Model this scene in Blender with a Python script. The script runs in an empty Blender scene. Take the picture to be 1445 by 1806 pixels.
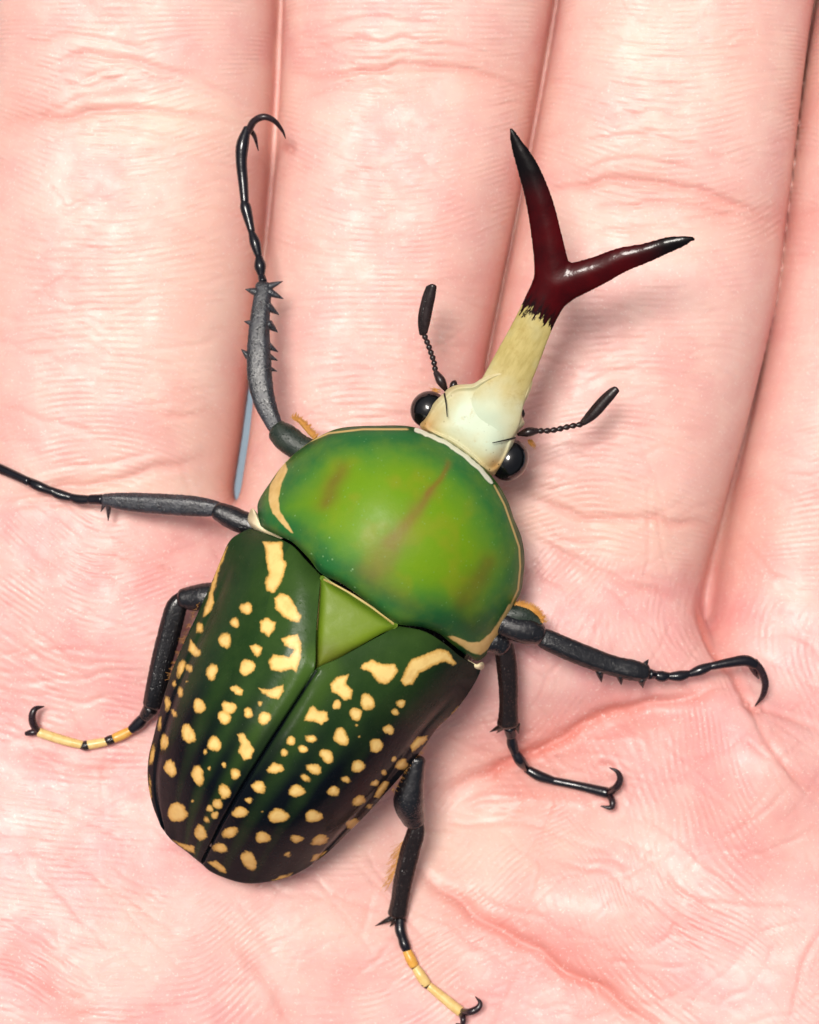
import bpy, bmesh, math, random
import numpy as np
from mathutils import Vector, Matrix

random.seed(7)
RNG = np.random.default_rng(11)
MM = 0.001                       # everything is modelled in millimetres, stored in metres
HC = 220.0                       # camera height above the reference plane (mm)
PPM = 25.0                       # photograph pixels per millimetre on that plane
W0, H0 = 1445.0, 1806.0

scene = bpy.context.scene
COL = scene.collection

# ------------------------------------------------------------------ camera
cd = bpy.data.cameras.new('camera')
cam = bpy.data.objects.new('camera', cd); COL.objects.link(cam)
cam.location = (0, 0, HC * MM)
cd.sensor_fit = 'VERTICAL'; cd.sensor_height = 36.0; cd.sensor_width = 28.8
cd.lens = 36.0 * HC / (H0 / PPM)
cd.clip_start = 0.01; cd.clip_end = 50.0
cd.dof.use_dof = True; cd.dof.focus_distance = (HC - 8.0) * MM; cd.dof.aperture_fstop = 46.0
scene.camera = cam

# ------------------------------------------------------------------ light
SUN_DIR = Vector((-0.17, 0.21, 0.96)).normalized()      # towards the light
elev = math.asin(SUN_DIR.z); azim = math.atan2(SUN_DIR.x, SUN_DIR.y)
world = bpy.data.worlds.new('World'); scene.world = world; world.use_nodes = True
nt = world.node_tree; nt.nodes.clear()
sky = nt.nodes.new('ShaderNodeTexSky'); sky.sky_type = 'NISHITA'; sky.sun_disc = False
sky.sun_elevation = elev; sky.sun_rotation = azim
sky.air_density = 1.0; sky.dust_density = 9.0; sky.ozone_density = 0.0
bg = nt.nodes.new('ShaderNodeBackground'); bg.inputs['Strength'].default_value = 0.07
wo = nt.nodes.new('ShaderNodeOutputWorld')
hs = nt.nodes.new('ShaderNodeHueSaturation'); hs.inputs['Saturation'].default_value = 0.5
nt.links.new(sky.outputs[0], hs.inputs['Color']); nt.links.new(hs.outputs[0], bg.inputs[0]); nt.links.new(bg.outputs[0], wo.inputs[0])
sl = bpy.data.lights.new('sun', 'SUN'); sl.energy = 2.35; sl.angle = math.radians(15)
sl.color = (1.0, 0.95, 0.88)
so = bpy.data.objects.new('sun', sl); COL.objects.link(so)
so.rotation_euler = SUN_DIR.to_track_quat('Z', 'Y').to_euler(); so.location = SUN_DIR * 2

scene.view_settings.view_transform = 'Standard'; scene.view_settings.look = 'None'
scene.view_settings.exposure = 0.14; scene.view_settings.gamma = 1.0
scene.view_settings.use_curve_mapping = False

# ------------------------------------------------------------------ helpers
def P(px, py, z):
    """photograph pixel + height in mm -> millimetre point"""
    k = (HC - z) / HC
    return np.array([(px - W0 / 2) / PPM * k, (H0 / 2 - py) / PPM * k, z])
def px_of(x, y, z=0.0):
    k = HC / (HC - z)
    return x * k * PPM + W0 / 2, H0 / 2 - y * k * PPM
def smooth01(a, b, x):
    t = np.clip((x - a) / (b - a), 0, 1); return t * t * (3 - 2 * t)
_lat = RNG.random((256, 256)).astype(np.float32)
def vnoise(x, y, f=1.0, o=0):
    x = x * f + 17.3 * o; y = y * f + 9.1 * o
    xi = np.floor(x).astype(int); yi = np.floor(y).astype(int)
    fx = x - xi; fy = y - yi; fx = fx * fx * (3 - 2 * fx); fy = fy * fy * (3 - 2 * fy)
    a = _lat[xi % 256, yi % 256]; b = _lat[(xi + 1) % 256, yi % 256]
    c = _lat[xi % 256, (yi + 1) % 256]; d = _lat[(xi + 1) % 256, (yi + 1) % 256]
    return (a * (1 - fx) + b * fx) * (1 - fy) + (c * (1 - fx) + d * fx) * fy
def fbm(x, y, f=1.0, o=0):
    return (vnoise(x, y, f, o) * 4 + vnoise(x, y, f * 2.1, o + 1) * 2 + vnoise(x, y, f * 4.3, o + 2)) / 7
def cinterp(x, xp, fp):
    """smooth (monotone-ish Hermite) interpolation"""
    xp = np.asarray(xp, float); fp = np.asarray(fp, float)
    m = np.gradient(fp, xp)
    xc = np.clip(x, xp[0], xp[-1])
    i = np.clip(np.searchsorted(xp, xc) - 1, 0, len(xp) - 2)
    h = xp[i + 1] - xp[i]; t = (xc - xp[i]) / h
    t2 = t * t; t3 = t2 * t
    return ((2*t3-3*t2+1)*fp[i] + (t3-2*t2+t)*h*m[i] + (-2*t3+3*t2)*fp[i+1] + (t3-t2)*h*m[i+1])
def seg_dist(x, y, pts):
    d = np.full(np.shape(x), 1e9)
    for (ax, ay), (bx, by) in zip(pts[:-1], pts[1:]):
        vx, vy = bx - ax, by - ay; L = vx * vx + vy * vy + 1e-9
        t = np.clip(((x - ax) * vx + (y - ay) * vy) / L, 0, 1)
        d = np.minimum(d, np.hypot(x - ax - t * vx, y - ay - t * vy))
    return d
def poly_sdf(x, y, pts):
    pts = list(pts); cl = pts + [pts[0]]
    d = seg_dist(x, y, cl); ins = np.zeros(np.shape(x), bool)
    for (ax, ay), (bx, by) in zip(cl[:-1], cl[1:]):
        if ay == by: continue
        c = ((ay > y) != (by > y)) & (x < (bx - ax) * (y - ay) / (by - ay) + ax)
        ins ^= c
    return np.where(ins, -d, d)
def spline(pts, n, closed=False):
    """Catmull-Rom through pts (any dimension), n points, uniform in arclength"""
    p = np.asarray(pts, float)
    if closed: q = np.vstack([p[-1], p, p[0], p[1]])
    else: q = np.vstack([2 * p[0] - p[1], p, 2 * p[-1] - p[-2]])
    out = []
    m = len(q) - 3
    for i in range(m):
        p0, p1, p2, p3 = q[i:i + 4]
        t = np.linspace(0, 1, 24, endpoint=False)[:, None]
        out.append(0.5 * ((2*p1) + (-p0+p2)*t + (2*p0-5*p1+4*p2-p3)*t*t + (-p0+3*p1-3*p2+p3)*t**3))
    out = np.vstack(out + [(q[1] if closed else q[-2])[None]])
    s = np.r_[0, np.cumsum(np.linalg.norm(np.diff(out[:, :2] if out.shape[1] > 2 else out, axis=0), axis=1) + 1e-9)]
    u = np.linspace(0, s[-1], n, endpoint=not closed)
    return np.stack([np.interp(u, s, out[:, k]) for k in range(out.shape[1])], 1)

def smin(a, b, k):
    h = np.maximum(k - np.abs(a - b), 0) / k
    return np.minimum(a, b) - h * h * k * 0.25
def smax(a, b, k): return -smin(-a, -b, k)

def surface_nets(V, xs, ys, zs):
    S = V < 0
    nx, ny, nz = V.shape
    cnt = np.zeros((nx-1, ny-1, nz-1), np.int8)
    for a in (0, 1):
        for b in (0, 1):
            for c in (0, 1):
                cnt += S[a:nx-1+a, b:ny-1+b, c:nz-1+c]
    act = (cnt > 0) & (cnt < 8)
    I, J, K = np.nonzero(act)
    idx = np.full(act.shape, -1, np.int64); idx[I, J, K] = np.arange(len(I))
    acc = np.zeros((len(I), 3)); num = np.zeros(len(I))
    cs = [(a, b, c) for a in (0, 1) for b in (0, 1) for c in (0, 1)]
    for p in cs:
        for ax in range(3):
            if p[ax]: continue
            q = list(p); q[ax] = 1
            v0 = V[I+p[0], J+p[1], K+p[2]]; v1 = V[I+q[0], J+q[1], K+q[2]]
            m = (v0 < 0) != (v1 < 0)
            t = np.where(m, v0 / np.where(m, v0 - v1, 1), 0)
            A = np.stack([xs[I+p[0]], ys[J+p[1]], zs[K+p[2]]], 1)
            B = np.stack([xs[I+q[0]], ys[J+q[1]], zs[K+q[2]]], 1)
            acc += (A + (B - A) * t[:, None]) * m[:, None]; num += m
    verts = acc / num[:, None]
    quads = []
    def emit(i, j, k, o1, o2, flip):
        a = idx[i, j, k]; b = idx[i-o1[0], j-o1[1], k-o1[2]]
        c = idx[i-o1[0]-o2[0], j-o1[1]-o2[1], k-o1[2]-o2[2]]; d = idx[i-o2[0], j-o2[1], k-o2[2]]
        q = np.stack([a, b, c, d], 1); q[flip] = q[flip][:, ::-1]
        quads.append(q)
    E = np.nonzero(S[:-1, 1:-1, 1:-1] != S[1:, 1:-1, 1:-1]); i, j, k = E[0], E[1]+1, E[2]+1
    emit(i, j, k, (0,1,0), (0,0,1), ~S[i, j, k])
    E = np.nonzero(S[1:-1, :-1, 1:-1] != S[1:-1, 1:, 1:-1]); i, j, k = E[0]+1, E[1], E[2]+1
    emit(i, j, k, (0,0,1), (1,0,0), ~S[i, j, k])
    E = np.nonzero(S[1:-1, 1:-1, :-1] != S[1:-1, 1:-1, 1:]); i, j, k = E[0]+1, E[1]+1, E[2]
    emit(i, j, k, (1,0,0), (0,1,0), ~S[i, j, k])
    return verts, np.vstack(quads)

def mesh_obj(name, verts, faces, mat, parent=None, smooth=True, attrs=None, colors=None):
    me = bpy.data.meshes.new(name)
    v = np.asarray(verts, np.float64) * MM
    if isinstance(faces, np.ndarray):
        n, k = faces.shape
        me.vertices.add(len(v)); me.vertices.foreach_set('co', v.astype(np.float32).ravel())
        me.loops.add(n * k); me.loops.foreach_set('vertex_index', faces.astype(np.int32).ravel())
        me.polygons.add(n); me.polygons.foreach_set('loop_start', np.arange(0, n * k, k, dtype=np.int32))
        me.update(calc_edges=True)
    else:
        me.from_pydata([tuple(p) for p in v], [], faces)
    me.validate()
    me.polygons.foreach_set('use_smooth', np.full(len(me.polygons), smooth))
    for k, a in (attrs or {}).items():
        at = me.attributes.new(k, 'FLOAT', 'POINT'); at.data.foreach_set('value', np.asarray(a, np.float32))
    for k, a in (colors or {}).items():
        at = me.attributes.new(k, 'FLOAT_COLOR', 'POINT')
        a = np.c_[np.asarray(a, np.float32), np.ones(len(a), np.float32)]; at.data.foreach_set('color', a.ravel())
    me.materials.append(mat)
    o = bpy.data.objects.new(name, me); COL.objects.link(o)
    if parent is not None: o.parent = parent
    return o

class MB:
    """collects pieces into one mesh"""
    def __init__(s): s.v = []; s.f = []; s.n = 0
    def add(s, v, f):
        s.v.append(np.asarray(v, float)); s.f += [tuple(i + s.n for i in q) for q in f]; s.n += len(v)
    def sweep(s, pts, rad, flat=1.0, n=14, up=(0, 0, 1), res=None, wob=0.0, keel=0.0):
        """round-ended tube; pts mm, radii mm, flat = height/width"""
        pr = np.c_[np.asarray(pts, float), np.asarray(rad, float)]
        m = res or max(10, 7 * len(pr))
        if len(pr) > 2: q = spline(pr, m)
        else: q = pr[0] + (pr[1] - pr[0]) * np.linspace(0, 1, m)[:, None]
        c = q[:, :3]; r = np.maximum(q[:, 3], 0.01)
        T = np.gradient(c, axis=0); T /= np.linalg.norm(T, axis=1)[:, None] + 1e-12
        # rounded caps
        cs, rs, ts = [], [], []
        for a in (1.45, 1.1, 0.7, 0.35):
            cs.append(c[0] - T[0] * r[0] * 0.55 * math.sin(a)); rs.append(r[0] * math.cos(a)); ts.append(T[0])
        cs += list(c); rs += list(r); ts += list(T)
        for a in (0.35, 0.7, 1.1, 1.45):
            cs.append(c[-1] + T[-1] * r[-1] * 0.55 * math.sin(a)); rs.append(r[-1] * math.cos(a)); ts.append(T[-1])
        V = []
        up = np.asarray(up, float)
        for ci, ri, ti in zip(cs, rs, ts):
            side = np.cross(ti, up); side /= np.linalg.norm(side) + 1e-9
            u = np.cross(side, ti)
            for k in range(n):
                a = 2 * math.pi * k / n
                w = 1 + wob * (random.random() - .5) + keel * math.exp(-((a - 1.2) / .28) ** 2)
                V.append(ci + ri * w * (math.cos(a) * side + flat * math.sin(a) * u))
        m = len(cs); F = []
        for i in range(m - 1):
            for k in range(n):
                F.append((i*n+k, i*n+(k+1) % n, (i+1)*n+(k+1) % n, (i+1)*n+k))
        F.append(tuple(range(n))[::-1]); F.append(tuple((m-1)*n+k for k in range(n)))
        F = [f[::-1] for f in F]
        s.add(V, F)
    def spike(s, base, tip, r, n=8, bend=0.0):
        base = np.asarray(base, float); tip = np.asarray(tip, float)
        mid = (base + tip) / 2 + np.array([0, 0, bend])
        s.sweep([base, mid, tip], [r, r * .6, r * .08], n=n, res=7)
    def build(s, name, mat, parent=None, **kw):
        return mesh_obj(name, np.vstack(s.v), s.f, mat, parent, **kw)

# ------------------------------------------------------------------ material helpers
class NT:
    def __init__(s, name):
        s.m = bpy.data.materials.new(name); s.m.use_nodes = True
        s.t = s.m.node_tree; s.b = s.t.nodes['Principled BSDF']
    def n(s, ty, **kw):
        o = s.t.nodes.new(ty)
        for k, v in kw.items():
            if k.startswith('i_'):
                o.inputs[k[2:].replace('_', ' ')].default_value = v
            else: setattr(o, k, v)
        return o
    def l(s, a, b): s.t.links.new(a, b)
    def attr(s, name): return s.n('ShaderNodeAttribute', attribute_name=name)
    def math(s, op, a, b=None, c=None, clamp=False):
        o = s.n('ShaderNodeMath', operation=op); o.use_clamp = clamp
        for i, x in enumerate((a, b, c)):
            if x is None: continue
            if isinstance(x, (int, float)): o.inputs[i].default_value = x
            else: s.l(x, o.inputs[i])
        return o.outputs[0]
    def mapr(s, x, a, b, c=0.0, d=1.0, interp='SMOOTHSTEP'):
        o = s.n('ShaderNodeMapRange', interpolation_type=interp)
        s.l(x, o.inputs[0])
        for i, v in enumerate((a, b, c, d)): o.inputs[i + 1].default_value = v
        return o.outputs[0]
    def mix(s, f, a, b):
        o = s.n('ShaderNodeMix', data_type='RGBA')
        if isinstance(f, (int, float)): o.inputs[0].default_value = f
        else: s.l(f, o.inputs[0])
        for x, i in ((a, 6), (b, 7)):
            if isinstance(x, tuple): o.inputs[i].default_value = (*x[:3], 1)
            else: s.l(x, o.inputs[i])
        return o.outputs[2]
    def noise(s, scale, detail=3, rough=0.55, vec=None, dist=0.0):
        o = s.n('ShaderNodeTexNoise'); o.inputs['Scale'].default_value = scale
        o.inputs['Detail'].default_value = detail; o.inputs['Roughness'].default_value = rough
        o.inputs['Distortion'].default_value = dist
        if vec is None:
            if not hasattr(s, 'tc'): s.tc = s.n('ShaderNodeTexCoord').outputs['Object']
            vec = s.tc
        s.l(vec, o.inputs['Vector']); return o.outputs['Fac']
    def voro(s, scale, vec=None):
        o = s.n('ShaderNodeTexVoronoi'); o.inputs['Scale'].default_value = scale
        if vec is None:
            if not hasattr(s, 'tc'): s.tc = s.n('ShaderNodeTexCoord').outputs['Object']
            vec = s.tc
        s.l(vec, o.inputs['Vector']); return o.outputs['Distance']
    def bump(s, h, dist, strength=1.0, prev=None):
        o = s.n('ShaderNodeBump'); o.inputs['Strength'].default_value = strength
        o.inputs['Distance'].default_value = dist
        s.l(h, o.inputs['Height'])
        if prev is not None: s.l(prev, o.inputs['Normal'])
        return o.outputs[0]
    def set(s, **kw):
        for k, v in kw.items():
            i = s.b.inputs[k.replace('_', ' ')]
            if isinstance(v, (int, float, tuple)): i.default_value = v if not (isinstance(v, tuple) and len(v) == 3 and i.type == 'RGBA') else (*v, 1)
            else: s.l(v, i)
        return s

def mat_skin():
    s = NT('skin')
    red = s.attr('red').outputs['Fac']; pale = s.attr('pale').outputs['Fac']
    n1 = s.noise(260, 4, 0.6); n2 = s.noise(1400, 3, 0.6)
    fing = s.mix(s.mapr(n1, 0.32, 0.68), (0.78, 0.495, 0.435), (0.74, 0.40, 0.365))
    palmc = s.mix(s.mapr(n1, 0.32, 0.68), (0.77, 0.455, 0.42), (0.72, 0.345, 0.335))
    base = s.mix(s.attr('w_p').outputs['Fac'], fing, palmc)
    base = s.mix(pale, base, (0.81, 0.58, 0.475))
    base = s.mix(red, base, (0.66, 0.21, 0.17))
    base = s.mix(s.mapr(s.noise(5200, 2, 0.5), 0.60, 0.74, 0, 0.5), base, (0.86, 0.70, 0.64))  # painted glints: tiny pale sparkle dots in the skin colour
    base = s.mix(s.mapr(n2, 0.62, 0.8, 0, 0.35), base, (0.84, 0.58, 0.52))
    # friction ridges: contour phases stored on the mesh, mixed by region
    pf = s.math('SINE', s.attr('ph_f').outputs['Fac']); pl = s.math('SINE', s.attr('ph_l').outputs['Fac'])
    pr = s.math('SINE', s.attr('ph_r').outputs['Fac'])
    wp = s.attr('w_p').outputs['Fac']; wr = s.attr('w_r').outputs['Fac']
    def mixf(f, a, b):
        o = s.n('ShaderNodeMix', data_type='FLOAT'); s.l(f, o.inputs[0]); s.l(a, o.inputs[2]); s.l(b, o.inputs[3]); return o.outputs[0]
    r = mixf(wp, pf, mixf(wr, pl, pr))
    amp = s.mapr(s.noise(420, 2), 0.36, 0.66, 0.05, 1.0)
    ridge = s.math('MULTIPLY', r, amp)
    pores = s.noise(2600, 2, 0.6)
    ridge2 = s.math('MULTIPLY', ridge, s.mapr(pores, 0.3, 0.6, 0.4, 1.2))
    nb = s.bump(ridge2, 0.0000115, 1.0)
    nb = s.bump(s.noise(2800, 4, 0.7), 0.000045, 0.6, nb)
    # fine crossed skin lines
    v = s.voro(750); nb = s.bump(s.mapr(v, 0.0, 0.35), 0.000022, 0.6, nb)
    rough = s.mapr(s.noise(700, 3), 0.3, 0.7, 0.36, 0.52)
    s.b.subsurface_method = 'RANDOM_WALK'
    s.set(Base_Color=base, Roughness=rough, Normal=nb, Subsurface_Weight=0.3, Subsurface_Scale=0.0016,
          Subsurface_Radius=(1.0, 0.36, 0.22), Specular_IOR_Level=0.5)
    return s.m

def mat_chitin(name, col, rough=0.3, pits=0.0, col2=None, coat=0.0, spec=0.5):
    s = NT(name)
    n = s.noise(900, 4, 0.6)
    base = s.mix(s.mapr(n, 0.3, 0.7), col, col2 or tuple(c * 1.35 for c in col))
    r = s.mapr(s.noise(1800, 3), 0.3, 0.7, rough * 0.75, rough * 1.3)
    nb = s.bump(s.noise(3000, 3), 0.00003, 0.5)
    if pits:
        nb = s.bump(s.noise(5200, 4, 0.75), 0.00007 * pits, 0.9, nb)
        nb = s.bump(s.mapr(s.voro(5200), 0.08, 0.34), 0.00004 * pits, 1.0, nb)
    s.set(Base_Color=base, Roughness=r, Normal=nb, Coat_Weight=coat, Coat_Roughness=0.12, Specular_IOR_Level=spec)
    return s.m

def mat_elytron():
    s = NT('spotted_elytron')
    sp = s.attr('spot').outputs['Fac']; dk = s.attr('dark').outputs['Fac']; sut = s.attr('suture').outputs['Fac']
    brn = s.attr('brown').outputs['Fac']
    wob = s.math('MULTIPLY', s.math('SUBTRACT', s.noise(2300, 5, 0.7), 0.5), 9.0)
    sd = s.math('ADD', s.math('ADD', sp, 1.1), wob)
    n = s.noise(500, 4, 0.6)
    green = s.mix(s.mapr(n, 0.3, 0.7), (0.020, 0.052, 0.013), (0.032, 0.070, 0.017))
    green = s.mix(sut, green, (0.050, 0.105, 0.016))
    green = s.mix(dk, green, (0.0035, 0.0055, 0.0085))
    core = s.mapr(sd, -7.0, -0.5)
    yel = s.mix(core, (0.87, 0.62, 0.23), (0.64, 0.37, 0.09))
    yel = s.mix(s.mapr(s.noise(1500, 3), 0.45, 0.75, 0, 0.5), yel, (0.70, 0.40, 0.12))
    yel = s.mix(brn, yel, (0.36, 0.17, 0.055))
    yel = s.mix(s.mapr(s.noise(420, 2), 0.5, 0.75, 0, 0.55), yel, (0.74, 0.47, 0.15))
    base = s.mix(s.mapr(sd, -1.9, 1.9), yel, green)
    nb = s.bump(s.noise(2600, 3), 0.00002, 0.6)
    nb = s.bump(s.noise(350, 2), 0.00012, 0.35, nb)
    nb = s.bump(s.mapr(s.voro(2600), 0.03, 0.16), 0.000018, 0.8, nb)
    s.set(Base_Color=base, Roughness=s.mapr(s.noise(1200, 3), 0.3, 0.7, 0.18, 0.28), Normal=nb, IOR=1.17, Specular_IOR_Level=0.5)
    return s.m

def mat_pronotum():
    s = NT('green_pronotum')
    c = s.attr('Col').outputs['Color']; b = s.attr('band').outputs['Fac']; ln = s.attr('line').outputs['Fac']
    wob = s.math('MULTIPLY', s.math('SUBTRACT', s.noise(1600, 3, 0.6), 0.5), 4.0)
    n = s.noise(420, 4, 0.6)
    g = s.mix(s.mapr(n, 0.35, 0.75, 0, 0.28), c, (0.20, 0.29, 0.012))
    sp = s.mapr(s.voro(2300), 0.05, 0.22, 0.75, 0.0)
    dustm = s.math('MULTIPLY', s.attr('dust').outputs['Fac'], s.mapr(s.noise(900, 2), 0.40, 0.58))
    g = s.mix(s.math('MULTIPLY', sp, dustm), g, (0.24, 0.42, 0.18))
    cream = s.mix(s.mapr(s.noise(900, 3), 0.3, 0.7), (0.72, 0.50, 0.20), (0.62, 0.40, 0.13))
    bb = s.mapr(s.math('ADD', b, wob), -1.5, 1.5)
    base = s.mix(bb, cream, g)
    base = s.mix(s.mapr(ln, -1.2, 1.2), (0.60, 0.44, 0.16), base)
    base = s.mix(s.mapr(s.attr('collar').outputs['Fac'], -1.2, 1.2), (0.80, 0.80, 0.66), base)
    nb = s.bump(s.noise(2600, 3), 0.00002, 0.6)
    s.set(Base_Color=base, Roughness=s.mapr(s.noise(900, 3), 0.3, 0.7, 0.34, 0.46), Normal=nb, Specular_IOR_Level=0.18)
    return s.m

def mat_head():
    s = NT('cream_head')
    wht = s.attr('white').outputs['Fac']; brn = s.attr('brown').outputs['Fac']
    n = s.noise(700, 4, 0.6)
    base = s.mix(s.mapr(n, 0.3, 0.7), (0.54, 0.45, 0.20), (0.62, 0.54, 0.31))
    base = s.mix(wht, base, (0.57, 0.65, 0.49))
    base = s.mix(brn, base, (0.42, 0.22, 0.06))
    base = s.mix(s.mapr(s.noise(1300, 5, 0.7), 0.55, 0.72, 0, 0.55), base, (0.46, 0.36, 0.15))
    pit = s.mapr(s.voro(1900), 0.06, 0.16, 1.0, 0.0)
    base = s.mix(s.math('MULTIPLY', pit, s.math('MULTIPLY_ADD', brn, 1.2, 0.25, clamp=True)), base, (0.10, 0.06, 0.02))
    nb = s.bump(s.noise(2200, 3), 0.00004, 0.7)
    s.set(Base_Color=base, Roughness=0.5, Normal=nb, Specular_IOR_Level=0.35)
    return s.m

def mat_horn():
    s = NT('horn')
    al = s.attr('along').outputs['Fac']; ac = s.attr('across').outputs['Fac']; tip = s.attr('tip').outputs['Fac']
    cv = s.n('ShaderNodeCombineXYZ'); s.l(s.math('MULTIPLY', al, 0.25), cv.inputs[0]); s.l(ac, cv.inputs[1])
    st = s.noise(3.6, 4, 0.65, vec=cv.outputs[0])
    edge = s.math('ADD', al, s.math('MULTIPLY', s.math('SUBTRACT', st, 0.5), 3.6))
    dark = s.mapr(edge, -0.12, 0.12)
    cream = s.mix(s.mapr(s.noise(3.0, 4, 0.6, vec=cv.outputs[0]), 0.35, 0.7), (0.52, 0.42, 0.16), (0.42, 0.33, 0.11))
    maroon = s.mix(s.mapr(s.noise(500, 3), 0.3, 0.7), (0.034, 0.0006, 0.0016), (0.062, 0.0009, 0.0022))
    black = (0.004, 0.0025, 0.003)
    m2 = s.mix(s.mapr(tip, 0.38, 0.72), maroon, black)
    m2 = s.mix(s.mapr(edge, 0.0, 1.6, 0.9, 0.0), m2, black)
    hd = s.mix(s.mapr(s.noise(700, 4, 0.6), 0.3, 0.7), (0.54, 0.45, 0.20), (0.62, 0.54, 0.31))
    cream = s.mix(s.mapr(al, -7.0, -2.5, 1.0, 0.0), cream, hd)
    cream = s.mix(s.mapr(s.noise(1100, 5, 0.7), 0.52, 0.72, 0, 0.6), cream, (0.40, 0.29, 0.09))
    cream = s.mix(s.attr('white').outputs['Fac'], cream, (0.57, 0.65, 0.49))
    cream = s.mix(s.attr('brown').outputs['Fac'], cream, (0.42, 0.22, 0.06))
    base = s.mix(dark, cream, m2)
    nb = s.bump(s.noise(1800, 3), 0.00003, 0.7)
    o = s.n('ShaderNodeMix', data_type='FLOAT'); s.l(dark, o.inputs[0]); o.inputs[2].default_value = 0.5; o.inputs[3].default_value = 0.13
    s.set(Base_Color=base, Roughness=o.outputs[0], Normal=nb, Specular_IOR_Level=0.22)
    return s.m

def mat_ground():
    s = NT('ground')
    n = s.noise(9, 6, 0.6); n2 = s.noise(160, 3)
    base = s.mix(s.mapr(n, 0.3, 0.7), (0.17, 0.23, 0.29), (0.23, 0.29, 0.35))
    base = s.mix(s.mapr(n2, 0.5, 0.8, 0, 0.5), base, (0.30, 0.34, 0.38))
    s.set(Base_Color=base, Roughness=0.85, Normal=s.bump(n2, 0.004, 0.6))
    return s.m

M_SKIN = mat_skin()
M_ELY = mat_elytron(); M_PRO = mat_pronotum(); M_HEAD = mat_head(); M_HORN = mat_horn(); M_GROUND = mat_ground()
M_BLACK = mat_chitin('black_chitin', (0.005, 0.0045, 0.0055), 0.16, pits=0.4, spec=0.7)
M_LEG = mat_chitin('grey_black_leg', (0.004, 0.004, 0.006), 0.16, pits=.5, col2=(0.008, 0.008, 0.010), spec=0.8)
M_SHEEN = mat_chitin('blue_grey_sheen_leg', (0.010, 0.011, 0.015), 0.27, pits=.7, col2=(0.026, 0.029, 0.038), spec=1.0)  # sky sheen of the left legs, partly put into a lighter bluish base
M_TARS = mat_chitin('glossy_black_tarsus', (0.006, 0.0055, 0.009), 0.17, spec=0.5)
M_BROWN = mat_chitin('brown_black_chitin', (0.009, 0.0045, 0.004), 0.2, pits=0.45, spec=.7)
M_CLAW = mat_chitin('dark_claw', (0.018, 0.009, 0.012), 0.25)
M_EYE = mat_chitin('glossy_eye', (0.003, 0.003, 0.004), 0.07, spec=0.6)
M_YEL = mat_chitin('yellow_tarsus', (0.70, 0.47, 0.16), 0.3, col2=(0.78, 0.58, 0.25))
M_ORG = mat_chitin('orange_tarsus', (0.66, 0.32, 0.05), 0.3, col2=(0.72, 0.40, 0.08))
M_HAIR = mat_chitin('orange_hair', (0.62, 0.27, 0.05), 0.5, col2=(0.70, 0.36, 0.09))
M_CREAM = mat_chitin('cream_plate', (0.76, 0.62, 0.36), 0.45, col2=(0.82, 0.72, 0.48))
M_ANT = mat_chitin('antenna_chitin', (0.013, 0.006, 0.006), 0.28, col2=(0.022, 0.012, 0.012))
M_FEMG = mat_chitin('green_black_femur', (0.012, 0.022, 0.016), 0.3, pits=.6, col2=(0.028, 0.04, 0.028))

# ------------------------------------------------------------------ ground far below the hand
g = mesh_obj('ground', [(-6000, -6000, -1050), (6000, -6000, -1050), (6000, 6000, -1050), (-6000, 6000, -1050)], [(0, 1, 2, 3)], M_GROUND)
g['kind'] = 'structure'; g['label'] = 'blurred blue grey ground showing through the gap between two fingers'

# ------------------------------------------------------------------ hand
# each finger: rows of (y px, left px, right px, top height mm), tip y px
FING = [
    dict(tip=-980, rows=[(-980,-30,500,5.0),(-600,-30,500,2.6),(-300,-40,494,0.9),(0,-48,483,0.0),(200,-55,474,-0.35),(420,-62,456,0.1),(600,-70,436,0.0),(750,-78,417,-0.1),(880,-86,397,-0.5),(1020,-75,384,-0.9),(1200,-90,400,-1.6)], h=8.6),
    dict(tip=-1190, rows=[(-1190,560,1090,6.0),(-700,540,1075,3.0),(-300,502,1025,1.0),(0,491,981,0.2),(130,486,959,-0.2),(300,476,927,0.25),(500,455,887,0.3),(600,446,866,0.2),(750,432,842,0.1),(880,413,818,-0.3),(1020,402,800,-0.8),(1200,400,790,-1.6)], h=8.8),
    dict(tip=-860, rows=[(-860,1080,1570,5.0),(-400,1045,1530,2.2),(0,989,1452,0.5),(250,944,1421,0.25),(380,917,1406,-0.1),(520,889,1387,0.35),(640,864,1361,0.3),(750,838,1333,0.2),(900,808,1292,-0.1),(1040,790,1256,-0.5),(1180,775,1250,-0.9),(1300,760,1260,-2.0)], h=8.4),
    dict(tip=-330, rows=[(-330,1540,1960,2.0),(0,1460,1885,0.3),(250,1425,1835,-0.5),(450,1400,1800,-1.3),(750,1342,1735,-2.2),(900,1308,1705,-2.7),(1020,1284,1680,-2.9),(1150,1268,1660,-2.3),(1300,1270,1650,-1.7),(1450,1290,1650,-2.2)], h=7.6),
]
PALM = [(-60,900),(300,910),(400,945),(500,925),(800,985),(1200,1120),(1290,1190),(1350,1260),(1640,1300),(1740,1650),(1730,2250),(1520,3000),(1420,3300),(1400,4300),(330,4300),(310,3300),(60,2900),(-230,2300),(-280,1750),(-170,1250)]
BUMPS = [  # cx, cy, sx, sy, height mm
    (170,1090,230,170,1.7), (1010,1120,170,150,1.3), (1330,1350,130,160,2.6), (860,1400,280,190,-3.4),
    (60,1830,480,380,4.6), (1480,1820,420,400,3.2), (1010,1560,170,110,1.3), (600,1120,200,160,0.4),
    (560,1640,180,120,0.5), (1020,1270,120,40,-0.5)]
def px2mm(px, py): return (px - W0/2)/PPM, (H0/2 - py)/PPM
def palm_h(px, py):
    h = np.full(np.shape(px), -1.2)
    for cx, cy, sx, sy, a in BUMPS:
        h = h + a * np.exp(-((px-cx)/sx)**2 - ((py-cy)/sy)**2)
    return h
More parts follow.
